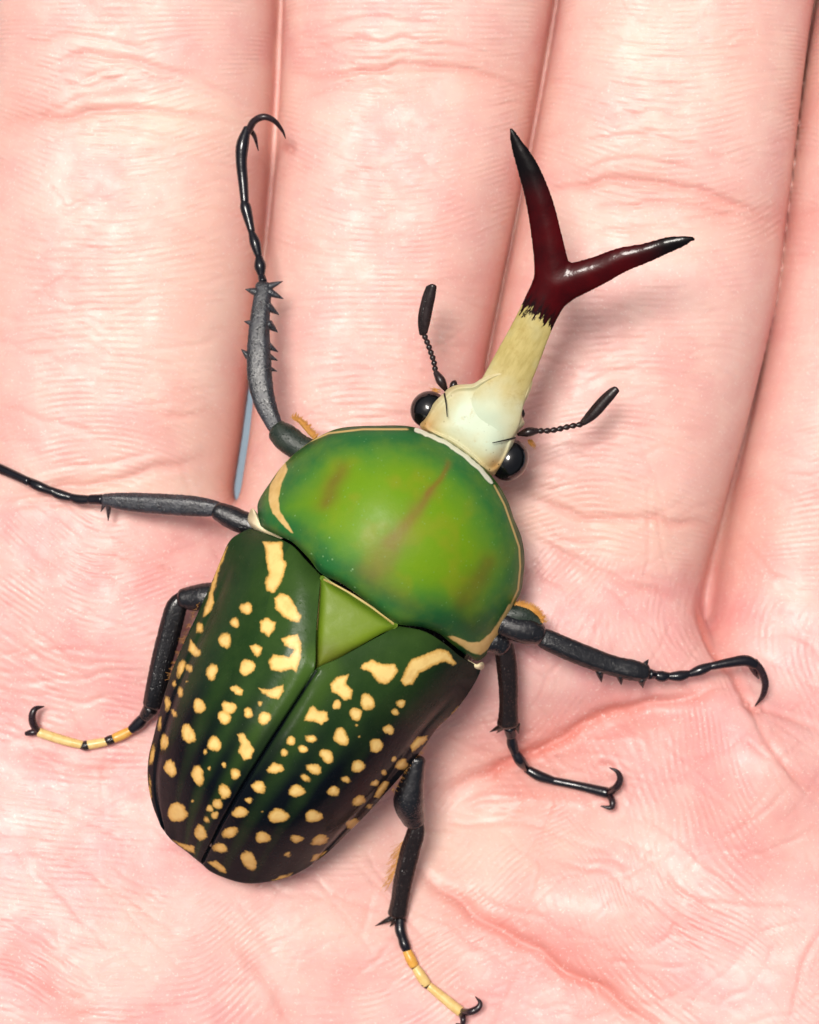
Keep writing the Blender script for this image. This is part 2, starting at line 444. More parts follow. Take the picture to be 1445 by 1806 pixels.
def hand_fields(px, py):
    F = []
    for f in FING:
        r = np.array(f['rows'], float)
        ys = r[:, 0]
        L = cinterp(py, ys, r[:, 1]); R = cinterp(py, ys, r[:, 2]); zt = cinterp(py, ys, r[:, 3])
        c = (L + R) / 2; w = (R - L) / 2 / PPM
        k = np.clip((f['tip'] + 260 - py) / 260, 0, 1.6)             # rounded tip
        k2 = np.clip((py - ys[-1] + 120) / 260, 0, 1.6)              # end inside the palm
        e = np.maximum(k, k2)
        F.append((np.abs(px - c) / PPM / w, w, zt, f['h'], e))
    pd = poly_sdf(px, py, PALM) / PPM
    return F, pd, palm_h(px, py)
CLEFT_FILL = [([(530,-800),(487,0),(474,250),(455,450),(441,585)], -10.2), ([(1070,-760),(985,0),(940,240),(889,500),(850,690),(800,950)], -10.4), ([(1540,-300),(1450,20),(1404,440),(1335,750),(1268,1020),(1262,1120)], -12.0)]
THUMB = [((250,2950),15,-9),((-250,2250),13,-6),((-560,1620),10.5,-3),((-700,1150),9.5,-2)]
def hand_sdf(fields, px, py, z, thumb=True):
    F, pd, ph = fields
    d = None
    for u, w, zt, h, e in F:
        dz = np.abs((z - (zt - h)) / h)
        q = (u**3.0 + dz**3.0 + e**3.0 + 1e-9) ** (1/3)
        di = (q - 1) * 7.5
        d = di if d is None else smin(d, di, 0.3)
    for pl, zc_ in CLEFT_FILL:                                           # added filler deep between the fingers, blocks the ground and sets cleft darkness
        cl = np.hypot(seg_dist(px, py, pl)/PPM, z - zc_) - 3.2
        d = smin(d, cl, .4)
    top = z - ph; bot = (-20.0 - z)
    p = smax(smax(top, bot, 3.0), pd - 1.0, 5.0)
    d = smin(d, p, 2.6)
    if thumb:
        x = px / PPM; y = py / PPM
        for ((a, ra, za), (b, rb, zb)) in zip(THUMB[:-1], THUMB[1:]):
            ax, ay = a[0]/PPM, a[1]/PPM; bx, by = b[0]/PPM, b[1]/PPM
            vx, vy, vz = bx-ax, by-ay, zb-za; LL = vx*vx+vy*vy+vz*vz
            t = np.clip(((x-ax)*vx+(y-ay)*vy+(z-za)*vz)/LL, 0, 1)
            dd = np.sqrt((x-ax-t*vx)**2+(y-ay-t*vy)**2+(z-za-t*vz)**2) - (ra+(rb-ra)*t)
            d = smin(d, dd, 4.0)
    return d
def skin_z(px, py):
    """height of the skin (mm) seen at a photograph pixel"""
    px = np.atleast_1d(np.asarray(px, float)); py = np.atleast_1d(np.asarray(py, float))
    f = hand_fields(px, py); lo = np.full(px.shape, -10.0); hi = np.full(px.shape, 12.0)
    for _ in range(26):
        m = (lo + hi) / 2; v = hand_sdf(f, px, py, m)
        hi = np.where(v > 0, m, hi); lo = np.where(v > 0, lo, m)
    return (lo + hi) / 2

CREASES_AND_SHADOWS = [  # points px, width px, depth mm
    ([(-20,202),(110,207),(190,192),(300,196),(440,222)], 9, .26), ([(-20,202),(110,207),(220,198)], 26, .35),
    ([(60,120),(160,92),(280,120),(380,150),(450,190)], 9, .20), ([(90,165),(200,120),(320,150),(440,200)], 6, .12),
    ([(20,75),(150,60),(280,95)], 7, .12), ([(90,140),(150,150),(230,135)], 5, .12), ([(100,240),(200,228),(330,250)], 7, .12),
    ([(-20,888),(90,862),(200,850),(290,825),(370,800)], 14, .30), ([(-20,905),(120,885),(250,890),(330,915)], 9, .16),
    ([(60,835),(200,812),(300,800)], 6, .10), ([(0,420),(130,432),(250,455)], 4, .06),
    ([(490,120),(600,128),(700,118),(830,128),(965,152)], 9, .24), ([(490,120),(650,122),(830,128),(965,152)], 34, .28),
    ([(500,85),(640,70),(780,82),(900,100)], 7, .14), ([(560,45),(680,35),(800,50)], 6, .10), ([(540,160),(640,142),(760,160)], 6, .10), ([(620,105),(700,98),(800,108)], 4, .10),
    ([(925,345),(1050,322),(1180,330),(1290,352),(1405,402)], 10, .26), ([(925,345),(1050,325),(1180,335),(1405,395)], 40, .32),
    ([(990,262),(1080,240),(1190,250),(1330,300)], 7, .14), ([(1000,300),(1120,285),(1240,305)], 5, .12), ([(1010,375),(1130,360),(1260,372),(1370,400)], 7, .16),
    ([(1020,420),(1120,402),(1240,408)], 5, .10), ([(1050,215),(1150,200),(1250,215)], 5, .09), ([(1040,160),(1150,150),(1260,165)], 5, .07),
    ([(915,870),(990,900),(1080,918),(1190,920),(1295,940)], 12, .24), ([(915,870),(1080,918),(1295,930)], 42, .30),
    ([(930,940),(990,975),(1060,1012),(1140,1040),(1245,1072)], 10, .18), ([(960,930),(1010,955),(1090,960)], 6, .12), ([(930,990),(1000,1040)], 6, .10),
    ([(1300,1200),(1220,1228),(1120,1250),(1020,1290),(920,1340),(820,1392),(740,1420)], 17, .55), ([(1180,1240),(1020,1290),(900,1345),(780,1400)], 60, .9),
    ([(870,1425),(960,1415),(1040,1430),(1075,1425)], 22, .30), ([(760,1470),(860,1455),(960,1470),(1060,1500)], 7, .10),  # first entry is a leg's shadow, put in as a reddened crease
    ([(690,1470),(740,1540),(830,1610),(930,1670),(1040,1735),(1150,1806),(1260,1880)], 15, .30), ([(720,1520),(830,1610),(1040,1735),(1180,1830)], 50, .65),
    ([(560,1560),(620,1600),(720,1650),(800,1730),(860,1810)], 30, .40), ([(410,1640),(470,1720),(530,1820)], 14, .22),
    ([(-30,1630),(40,1680),(110,1735),(200,1830)], 26, .65), ([(-30,1600),(90,1660),(210,1760)], 10, .15),
    ([(0,1205),(120,1195),(280,1178)], 5, .09), ([(0,1162),(130,1150),(260,1150)], 4, .06), ([(120,1240),(190,1236),(250,1262)], 5, .07),
    ([(20,1330),(130,1360),(230,1350)], 18, .22), ([(0,1400),(120,1430),(250,1500)], 6, .08), ([(60,1500),(200,1560),(330,1650)], 6, .09),
    ([(1240,1040),(1250,1110),(1285,1180),(1330,1245)], 9, .45), ([(1245,1040),(1260,1120),(1300,1195)], 28, .6), ([(1310,1215),(1345,1290),(1390,1360),(1450,1400)], 10, .25), ([(1345,1250),(1400,1275),(1460,1290)], 8, .20),
    ([(1100,1430),(1180,1480),(1260,1545),(1330,1600)], 6, .12), ([(1080,1460),(1190,1560),(1300,1640)], 5, .10),
    ([(950,1510),(1080,1545),(1200,1640),(1260,1720)], 7, .12), ([(1250,1480),(1330,1440),(1400,1370)], 5, .09),
    ([(1200,1600),(1300,1590),(1445,1610)], 5, .08), ([(1380,1806),(1420,1680),(1450,1620)], 6, .12), ([(1330,1640),(1420,1620)], 4, .08),
    ([(1005,690),(1080,660),(1150,640)], 8, .08), ([(880,760),(960,700),(1010,640),(1040,590)], 34, .22),  # second entry is the horn's cast shadow, painted as a reddened dent
    ([(1410,760),(1445,755)], 6, .12), ([(1390,830),(1450,840)], 5, .10), ([(1330,1010),(1450,1040)], 6, .08), ([(1310,1120),(1450,1130)], 6, .08),
    ([(1322,1238),(1334,1248),(1344,1252)], 16, .55), ([(496,238),(505,247),(512,252)], 12, .4), ([(1060,1420),(1078,1428)], 12, .35), ([(1068,1352),(1080,1356)], 10, .25),
    ([(500,660),(600,650),(700,668)], 4, .05), ([(60,560),(150,548),(260,560)], 4, .05),
]
def make_hand():
    lo, hi = -31.0, 31.0
    def axis(a, l, h, b, fine, coarse):
        return np.r_[np.arange(a, l, coarse), np.arange(l, h, fine), np.arange(h, b, coarse)]
    xs = axis(-66, -30.5, 30.5, 56, 0.18, 1.4)
    ys = axis(-138, -38, 38, 90, 0.18, 1.5)
    zs = np.r_[np.arange(-25, -7.5, 0.9), np.arange(-7.5, 5.0, 0.2), np.arange(5.0, 12, 0.9)]
    X, Y = np.meshgrid(xs, ys, indexing='ij')
    PX = X * PPM + W0/2; PY = H0/2 - Y * PPM
    fields = hand_fields(PX, PY)
    V = np.empty((len(xs), len(ys), len(zs)), np.float32)
    for k, z in enumerate(zs):
        V[:, :, k] = hand_sdf(fields, PX, PY, z)
    v, q = surface_nets(V, xs, ys, zs)
    # relax the net (keeps the clefts between the fingers clean)
    E = np.vstack([q[:, [0, 1]], q[:, [1, 2]], q[:, [2, 3]], q[:, [3, 0]]])
    cnt = np.bincount(E.ravel(), minlength=len(v)).astype(float)
    for it in range(6):
        acc = np.stack([np.bincount(E[:, 0], v[E[:, 1], k], len(v)) + np.bincount(E[:, 1], v[E[:, 0], k], len(v)) for k in range(3)], 1)
        v = v + (acc/cnt[:, None] - v)*(0.6 if it % 2 == 0 else -0.35 if it < 5 else 0)
    fn = np.cross(v[q[:, 2]]-v[q[:, 0]], v[q[:, 3]]-v[q[:, 1]])
    nrm = np.stack([sum(np.bincount(q[:, c], fn[:, k], len(v)) for c in range(4)) for k in range(3)], 1)
    nrm /= np.linalg.norm(nrm, axis=1)[:, None] + 1e-12
    px = v[:, 0]*PPM + W0/2; py = H0/2 - v[:, 1]*PPM
    up = np.clip(nrm[:, 2] * 1.7 - .35, 0, 1) * (v[:, 2] > -6)
    disp = np.zeros(len(v)); red = np.zeros(len(v))
    vis = (px > -80) & (px < 1530) & (py > -80) & (py < 1890) & (up > 0)
    def crease(pts, w, dep, rd=1.0):
        a = np.asarray(pts, float); m = 3.2 * w
        sel = np.nonzero(vis & (px > a[:,0].min()-m-20) & (px < a[:,0].max()+m+20) & (py > a[:,1].min()-m-20) & (py < a[:,1].max()+m+20))[0]
        if not len(sel): return
        sx = px[sel] + 10*(vnoise(px[sel], py[sel], .02, 3)-.5); sy = py[sel] + 14*(vnoise(px[sel], py[sel], .025, 4)-.5)
        pl = spline(a, 4*len(a)) if len(a) > 2 else a
        d = seg_dist(sx, sy, [tuple(p) for p in pl])
        # fade towards both ends
        e0 = np.hypot(sx-a[0,0], sy-a[0,1]); e1 = np.hypot(sx-a[-1,0], sy-a[-1,1])
        L = np.linalg.norm(np.diff(a, axis=0), axis=1).sum()
        fade = np.clip(np.minimum(e0, e1)/(0.22*L+1), 0.15, 1)
        gsh = np.exp(-(d/w)**2) - 0.12*np.exp(-((d-2.1*w)/(0.9*w))**2)
        disp[sel] -= dep * gsh * fade
        red[sel] += rd * np.clip(dep*1.6, 0, .5) * np.exp(-(d/(w*1.1))**2) * fade
    for pts, w, dep in CREASES_AND_SHADOWS:
        crease(pts, w if w > 20 else max(w*.66, 4), dep * (.42 if w >= 50 else .34 if w > 25 else .66))
    # fine random skin lines, oriented by region
    r = random.Random(5)
    for i in range(900):
        x0 = r.uniform(0, 1445); y0 = r.uniform(0, 1806)
        if y0 < 850: ang = r.gauss(0.0, 0.22) if r.random() < .8 else r.gauss(.3, .3)
        elif x0 < 450: ang = r.gauss(0.35, 0.4)
        elif x0 > 1150: ang = r.gauss(0.7, 0.3) if r.random() < .6 else r.gauss(-.6, .25)
        else: ang = r.gauss(0.5, 0.35) if r.random() < .7 else r.gauss(-.6, .4)
        L = r.uniform(30, 130); c = r.gauss(0, 9)
        dx, dy = math.cos(ang), math.sin(ang)
        pts = [(x0-dx*L, y0-dy*L), (x0-dy*c, y0+dx*c), (x0+dx*L, y0+dy*L)]
        crease(pts, r.uniform(2.6, 4.6), r.uniform(.012, .05), .9)
    # soft undulation
    disp += 0.20*(fbm(px, py, 1/120., 1)-.5)*up + 0.03*(fbm(px, py, 1/24., 5)-.5)*up
    v = v + nrm * (disp * up)[:, None]
    # colour fields
    G = lambda cx, cy, sx, sy: np.exp(-((px-cx)/sx)**2 - ((py-cy)/sy)**2)
    mott = fbm(px, py, 1/120., 7)
    red = red + 0.20*G(130,1120,260,190) + 0.22*G(1270,1480,190,170) + .14*G(200,580,160,240) + .12*G(700,500,150,260) + .13*G(1160,560,150,120) \
        + .22*G(30,1740,190,120) + .12*G(1400,1000,120,260) + .12*G(850,1360,220,110) + .20*G(200,985,260,80) + .16*G(1080,1010,220,70) + .14*G(1150,1690,380,120) + .12*G(420,1560,160,120) + 0.42*(mott-.5)
    pale = 0.45*G(330,480,120,330) + .55*G(280,215,200,50) + .5*G(1180,410,240,60) + .55*G(1120,920,260,70) + .5*G(900,1480,300,120) \
        + .5*G(520,1640,340,120) + .45*G(1230,90,220,180) + .4*G(760,140,190,60) + .5*G(200,860,220,40) + 0.6*(fbm(px, py, 1/150., 9)-.5)
    red = np.clip(red, 0, 1); pale = np.clip(pale, 0, .8)
    # ridge phases
    per = 2*math.pi/0.44
    phf = np.zeros(len(v)); best = np.full(len(v), 1e9)
    for f in FING:
        rr = np.array(f['rows'], float)
        c = cinterp(py, rr[:,0], (rr[:,1]+rr[:,2])/2)
        lat = (px - c)/PPM; m = np.abs(lat) < best
        best = np.where(m, np.abs(lat), best)
        phf = np.where(m, per*(py/PPM + 0.035*lat**2*np.sin(py/170.) + 0.8*vnoise(px, py, 1/140., 2)), phf)
    wx = px + 90*(vnoise(px, py, 1/160., 12)-.5); wy = py + 90*(vnoise(px, py, 1/160., 13)-.5)
    phl = per*np.hypot((wx-240)*0.85, wy-720)/PPM
    phr = per*np.hypot(wx-1560, (wy-1150)*0.8)/PPM
    bl = np.interp(px, [0, 400, 800, 1250, 1445], [890, 890, 930, 1020, 1080])
    wp = smooth01(-25, 25, py - bl); wr = smooth01(880, 1130, px + .25*(py-1400))
    o = mesh_obj('hand', v, q, M_SKIN, attrs=dict(red=red, pale=pale, ph_f=phf, ph_l=phl, ph_r=phr, w_p=wp, w_r=wr))
    return o
hand = make_hand()
hand['label'] = 'open pink human palm with fingers held together, carrying a green beetle'
hand['category'] = 'hand'

# ------------------------------------------------------------------ beetle
beetle = bpy.data.objects.new('beetle', None); COL.objects.link(beetle)
beetle['label'] = 'green beetle with cream spotted wing cases and forked maroon horn, standing on the palm'
beetle['category'] = 'beetle'
beetle.empty_display_size = 0.005

# --- spots, in the coordinates of an enlarged crop (0.4429 px each, origin 240,900)
def zc(p): return (240 + p[0]*0.4429, 900 + p[1]*0.4429)
SPOT_POLY = [
 [(500,122),(585,122),(590,190),(604,215),(590,260),(575,300),(550,332),(520,325),(512,290),(525,250),(515,200),(515,165)],
 [(548,350),(575,325),(610,335),(635,375),(660,420),(655,448),(615,445),(580,420),(552,390)],
 [(575,510),(610,495),(645,490),(662,530),(660,590),(640,650),(620,635),(580,645),(535,640),(525,600),(545,570),(580,575),(610,580),(625,555),(590,540)],
 [(485,705),(530,712),(590,690),(592,720),(570,755),(535,750),(500,728)],
 [(400,890),(430,885),(455,920),(475,950),(460,990),(430,1000),(405,960),(415,930)],
 [(145,1312),(235,1338),(238,1372),(190,1352)],
 [(375,120),(350,200),(330,250),(325,290),(310,330),(315,370),(295,410),(265,430),(270,390),(285,350),(300,290),(320,220)],
 [(215,505),(245,545),(255,575),(235,585),(205,560),(210,530)],
 [(490,440),(525,425),(560,445),(555,480),(528,507),(492,480)],
 [(450,540),(475,528),(508,545),(500,575),(482,590),(465,572)],
 [(368,705),(400,692),(432,715),(425,742),(395,735)],
 [(1050,680),(1075,625),(1095,590),(1150,570),(1210,548),(1245,560),(1280,610),(1265,620),(1225,605),(1180,625),(1130,650),(1105,695),(1070,702)],
 [(890,630),(905,605),(940,592),(985,610),(1030,607),(1048,635),(1030,670),(995,698),(960,685),(935,650)],
 [(770,690),(800,660),(850,650),(840,690),(865,715),(862,755),(830,760),(800,735),(775,725)],
 [(665,840),(680,800),(705,772),(730,795),(765,800),(768,835),(740,858),(710,845)],
 [(515,1035),(545,1000),(580,1010),(595,1035),(560,1052),(530,1050)],
 [(1090,935),(1120,900),(1165,893),(1160,920),(1125,950),(1098,968)],
 [(1180,885),(1215,850),(1250,815),(1310,750),(1290,800),(1240,845),(1190,880)],
 [(945,1145),(960,1105),(985,1075),(1010,1080),(1000,1110),(970,1150)],
 [(690,1400),(705,1370),(765,1352),(755,1370),(720,1395)],
 [(530,1478),(580,1452),(630,1440),(615,1460),(565,1475)],
 [(280,1400),(320,1392),(355,1420),(365,1450),(330,1440)],
]
SPOT_ELL = [
 (440,390,25,28,0),(393,448,20,22,0),(355,518,26,35,0),(443,625,32,35,0),(303,643,25,34,0),(495,770,11,12,0),(252,780,26,32,0),
 (370,785,30,28,30),(352,825,28,28,0),(448,807,20,22,0),(512,828,25,33,20),(208,890,29,40,-15),(312,930,27,35,-15),(275,962,10,11,0),
 (113,922,17,38,5),(65,975,10,45,8),(137,1028,26,35,-10),(247,1055,27,41,-15),(350,1013,11,14,0),(291,1027,9,10,0),(397,1050,20,25,0),
 (353,1120,25,32,-10),(325,1170,20,24,-20),(295,1188,15,15,0),(315,1212,15,17,0),(282,1232,11,17,-20),(225,1158,6,6,0),(165,1203,43,38,0),
 (258,1285,25,36,-25),(253,468,16,25,10),(180,628,16,38,20),(213,628,13,18,0),(152,690,9,16,10),(203,682,6,6,0),(177,723,12,24,0),
 (125,768,12,30,5),(152,808,10,17,-20),(95,850,8,27,8),(56,1110,6,48,-3),(238,565,22,20,0),
 (800,775,19,21,0),(922,762,28,40,-20),(876,812,27,27,0),(1055,770,20,18,0),(1033,803,17,15,0),(1006,873,23,22,0),(957,937,30,28,0),
 (817,902,32,36,-20),(890,902,6,6,0),(878,855,8,8,0),(698,910,25,17,15),(665,950,20,18,0),(617,918,20,20,0),(590,965,16,16,0),
 (760,978,27,33,-40),(885,1020,30,25,0),(710,1030,32,23,20),(675,1067,28,13,30),(837,1072,22,14,20),(787,1118,27,21,10),(640,1118,34,27,0),
 (490,1103,34,24,30),(450,1155,17,13,0),(567,1217,40,32,-10),(707,1218,36,28,-10),(415,1203,32,24,0),(503,1200,5,5,0),(505,1303,34,23,0),
 (640,1308,26,18,10),(375,1283,36,22,-15),(335,1345,34,19,15),(450,1395,30,42,-20),(603,1370,16,11,0),(1058,1012,30,21,-35),(1027,990,12,12,0),
 (988,1045,13,12,0),(953,1087,17,15,0),(888,1157,32,19,-30),(930,1180,16,10,-30),(862,1248,30,20,-35),(733,1313,38,21,-22),
]
def spot_sdf(px, py):
    d = np.full(px.shape, 30.0)
    for pl in SPOT_POLY:
        q = [zc(p) for p in pl]; a = np.array(q)
        s = (px > a[:,0].min()-20) & (px < a[:,0].max()+20) & (py > a[:,1].min()-20) & (py < a[:,1].max()+20)
        if s.any(): d[s] = np.minimum(d[s], poly_sdf(px[s], py[s], q) + 0.4)
    for x, y, rx, ry, an in SPOT_ELL:
        cx, cy = zc((x, y)); rx *= .4429; ry *= .4429
        s = (np.abs(px-cx) < 40) & (np.abs(py-cy) < 40)
        if not s.any(): continue
        a = math.radians(an); dx = px[s]-cx; dy = py[s]-cy
        u = dx*math.cos(a)+dy*math.sin(a); v = -dx*math.sin(a)+dy*math.cos(a)
        ang = np.arctan2(v/ry, u/rx)
        k = 1 + 0.07*np.sin(2*ang + cx) + .06*np.sin(3*ang+cy)
        d[s] = np.minimum(d[s], (np.hypot(u/rx, v/ry) - k) * min(rx, ry))
    return d

INNER = [(566,1015),(559,1095),(557,1130),(554,1183),(530,1226),(480,1304),(430,1384),(390,1454),(356,1524)]
INNER_R = [(703,1104),(660,1127),(600,1160),(554,1183),(530,1226),(480,1304),(430,1384),(390,1454),(356,1524)]
OUT_L = [(440,932),(408,951),(391,984),(373,1028),(351,1077),(324,1135),(302,1188),(284,1246),(271,1299),(262,1338),(261,1378),(269,1418),(284,1458)]
TAIL_L = [(356,1524),(329,1502),(302,1481),(284,1458)]
FRONT_L = [(566,1015),(540,988),(515,962),(480,945),(440,932)]
OUT_R = [(848,1176),(845,1190),(829,1219),(803,1254),(771,1285),(749,1316),(718,1356),(683,1396),(647,1436),(612,1471),(577,1505)]
TAIL_R = [(356,1524),(373,1538),(404,1551),(435,1558),(470,1556),(506,1548),(541,1531),(577,1505)]
FRONT_R = [(703,1104),(749,1114),(785,1136),(815,1160),(848,1176)]

def coons(inner, outer, front, tail, nu, nv):
    """grid[u][v]; u front->tail, v inner->outer"""
    C0 = spline(inner, nu); C1 = spline(outer, nu); D0 = spline(front, nv); D1 = spline(tail, nv)
    u = np.linspace(0, 1, nu)[:, None, None]; v = np.linspace(0, 1, nv)[None, :, None]
    v = v ** 1.0
    A = (1-v)*C0[:, None] + v*C1[:, None]; B = (1-u)*D0[None] + u*D1[None]
    Cc = (1-u)*(1-v)*C0[0] + (1-u)*v*C1[0] + u*(1-v)*C0[-1] + u*v*C1[-1]
    return A + B - Cc, np.broadcast_to(u[..., 0], (nu, nv)), np.broadcast_to(v[..., 0], (nu, nv))

def elytron(inner, outer, front, tail, right):
    nu, nv = 250, 130
    Gp, U, Vv = coons(inner, outer, front, tail, nu, nv)
    Gp = Gp.copy()
    for _ in range(500):                                             # even out the grid behind the scutellum corner
        Gp[1:-1, 1:-1] = .25*(Gp[2:, 1:-1]+Gp[:-2, 1:-1]+Gp[1:-1, 2:]+Gp[1:-1, :-2])
    px, py = Gp[..., 0], Gp[..., 1]
    zs = np.interp(U, [0, .12, .3, .55, .8, 1.0], [10.6, 11.2, 11.9, 11.8, 10.9, 9.6])
    ze = np.interp(U, [0, .1, .3, .7, 1], [6.0, 5.0, 4.4, 4.2, 3.6])
    tl = np.clip((U-.55)/.45, 0, 1)
    prof = (1 - np.clip(Vv, 0, 1)**2.5)
    z = ze + (zs-ze) * prof * (1 - tl**2.6)
    z -= 0.5*np.exp(-((U)/.018)**2)                                  # tucks under the pronotum
    sdm = seg_dist(px, py, [(558,1183),(530,1226),(480,1304),(430,1384),(390,1454),(356,1523)])
    z -= 0.22*np.exp(-(sdm/2.6)**2)
    z += 0.05*np.exp(-((sdm-15)/10.)**2)*smooth01(.2,.35,U)
    for _ in range(60):
        z[1:-1, 1:-1] = .25*(z[2:, 1:-1]+z[:-2, 1:-1]+z[1:-1, 2:]+z[1:-1, :-2])
    z -= 0.26*np.exp(-(sdm/2.8)**2)
    # faint lengthwise ribs
    z += 0.05*np.sin(Vv*2*math.pi*4.5)*np.clip(1-Vv*1.05, 0, 1)*smooth01(.1, .35, U)*4*Vv*(1-Vv)
    z -= 0.25*np.exp(-((Vv-.90)/.03)**2)*smooth01(.1,.3,U)           # groove inside the raised margin
    verts = np.array([P(a, b, c) for a, b, c in zip(px.ravel(), py.ravel(), z.ravel())]).reshape(nu, nv, 3)
    spot = spot_sdf(px.ravel(), py.ravel())
    # ring turned under, giving the shell an edge
    ring = [(i, nv-1) for i in range(nu)] + [(nu-1, j) for j in range(nv-2, -1, -1)] + [(i, 0) for i in range(nu-2, -1, -1)] + [(0, j) for j in range(1, nv-1)]
    cen = verts.mean((0, 1))
    idx = np.arange(nu*nv).reshape(nu, nv)
    F = np.stack([idx[:-1, :-1], idx[1:, :-1], idx[1:, 1:], idx[:-1, 1:]], -1).reshape(-1, 4)
    rv = []; ri = np.array([idx[a] for a in ring])
    base = verts.reshape(-1, 3)
    R0 = base[ri]; inw = (cen - R0); inw[:, 2] = 0; inw /= np.linalg.norm(inw, axis=1)[:, None]
    R1 = R0 + np.array([0, 0, -.35]) - inw*0.02; R2 = R0 + np.array([0, 0, -.8]) + inw*0.35
    n0 = nu*nv; m = len(ri)
    a = np.arange(m); b = (a+1) % m
    F1 = np.stack([ri[a], n0+a, n0+b, ri[b]], 1)[:, ::-1]; F2 = np.stack([n0+a, n0+m+a, n0+m+b, n0+b], 1)[:, ::-1]
    allv = np.vstack([base, R1, R2]); F = np.vstack([F, F1, F2])
    if right: F = F[:, ::-1]
    else: pass
    u = np.r_[U.ravel(), np.full(2*m, .5)]; vv = np.r_[Vv.ravel(), np.full(2*m, 1.)]
    sdm = np.r_[sdm.ravel(), np.full(2*m, 99.)]; spot = np.r_[spot, np.full(2*m, 30.)]
    apx = np.r_[px.ravel(), np.full(2*m, 0.)]; apy = np.r_[py.ravel(), np.full(2*m, 0.)]
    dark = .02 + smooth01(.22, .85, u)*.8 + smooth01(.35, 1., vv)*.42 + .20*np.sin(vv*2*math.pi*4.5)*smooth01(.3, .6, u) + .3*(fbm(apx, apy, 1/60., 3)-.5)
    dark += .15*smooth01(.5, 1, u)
    if right: dark += 0.12 + .35*smooth01(.3, .8, vv)  # painted shade: right wing case darkened towards its outer edge
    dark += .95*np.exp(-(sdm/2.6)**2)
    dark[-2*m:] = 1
    sut = np.exp(-((sdm-22)/22.)**2)*(1-.75*smooth01(.45, .95, u)) + .35*np.exp(-(u/.25)**2)*(vv < .5)
    brown = np.clip(smooth01(.62, .95, u)*(0.35 if not right else .45) + smooth01(.84, .95, vv)*(.35 if right else .12), 0, .8)
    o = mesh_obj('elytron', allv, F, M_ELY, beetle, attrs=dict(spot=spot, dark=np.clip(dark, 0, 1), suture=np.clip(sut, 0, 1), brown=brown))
    return o
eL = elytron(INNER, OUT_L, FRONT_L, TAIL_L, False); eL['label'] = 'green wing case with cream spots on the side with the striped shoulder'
eR = elytron(INNER_R, OUT_R, FRONT_R, TAIL_R, True); eR['label'] = 'dark green wing case with cream spots, shaded side painted darker'

def polar_shell(name, outline, edge_z, apex, centre, mat, power=3.0, n=260, m=90, lip=0.9, attrs_fn=None, parent=beetle, under=None, zfn=None, rim=0.0):
    """domed plate: outline px (closed), edge heights interpolated per outline point"""
    o = np.c_[np.asarray(outline, float), np.asarray(edge_z, float)]
    ring = spline(o, n, closed=True)
    r = np.sin(np.linspace(0, math.pi/2, m))
    c = np.array([centre[0], centre[1]])
    pts = c + r[:, None, None]*(ring[None, :, :2]-c)
    w = r[:, None]**power
    z = ring[None, :, 2]*w + apex*(1-w)
    if zfn: z = zfn(pts[..., 0], pts[..., 1])
    z = z + rim*np.exp(-((r[:, None]-.93)/.06)**2)
    V = [np.array([P(a, b, q) for a, b, q in zip(pts[i, :, 0], pts[i, :, 1], z[i])]) for i in range(m)]
    R0 = V[-1]; cen = R0.mean(0); inw = cen-R0; inw[:, 2] = 0; inw /= np.linalg.norm(inw, axis=1)[:, None]
    V.append(R0 + np.array([0, 0, -lip*.35]) - inw*.03); V.append(R0 + np.array([0, 0, -lip]) + inw*lip*.4)
    if under: V.append(R0*np.array([1, 1, 0]) + inw*under[0] + np.array([0, 0, under[1]]))
    rows = len(V); V = np.vstack(V)
    i, j = np.meshgrid(np.arange(rows-1), np.arange(n), indexing='ij'); i = i.ravel(); j = j.ravel(); k = (j+1) % n
    F = np.stack([i*n+j, (i+1)*n+j, (i+1)*n+k, i*n+k], 1)
    # orientation: make the dome face up
    ii = n*(m//2); a, b, d = V[F[ii, 0]], V[F[ii, 1]], V[F[ii, 2]]
    if np.cross(b-a, d-a)[2] < 0: F = F[:, ::-1]
    at = {}; co = {}
    if attrs_fn:
        X = np.r_[pts[..., 0].ravel(), np.tile(ring[:, 0], rows-m)]; Y = np.r_[pts[..., 1].ravel(), np.tile(ring[:, 1], rows-m)]
        at, co = attrs_fn(X, Y)
    return mesh_obj(name, V, F, mat, parent, attrs=at, colors=co)

PRO = [(608,754),(671,751),(720,752),(754,762),(795,779),(828,802),(857,829),(878,854),(895,883),(907,916),(920,949),(925,982),(923,1016),(918,1045),(899,1078),(882,1115),(862,1148),(849,1163),(837,1164),(816,1150),(795,1134),(774,1117),(745,1106),(704,1101),(687,1092),(650,1063),(608,1032),(567,1011),(546,986),(517,957),(492,945),(461,928),(455,903),(457,883),(475,854),(500,820),(534,789),(571,766)]
PRO_Z = []
for x, y in PRO:
    # height of the rim: high behind the middle (meets the scutellum), low along the sides, medium at the neck
    ax = (x-690)*0.585 - (y-955)*0.81          # along, + = head
    la = (x-690)*0.81 + (y-955)*0.585          # across
    hind = 11.0 - 5.2*abs(la/225)**1.9
    fr = 7.6 - 2.0*abs(la/200)**2
    t = smooth01(-90, 60, np.array(ax)); PRO_Z.append(float(hind*(1-t)+fr*t))
def pro_z(X, Y):
    ax = (X-690)*0.585 - (Y-955)*0.81; la = (X-690)*0.81 + (Y-955)*0.585
    d = np.maximum(-poly_sdf(X.ravel(), Y.ravel(), PRO).reshape(X.shape), 0)
    z = 12.5 - 5.4*np.abs(la/225)**2.4 - 4.2*(np.maximum(ax, 0)/200)**2.2 - 1.0*(np.maximum(-ax, 0)/140)**2
    return z - 0.75*np.exp(-d/8.0)
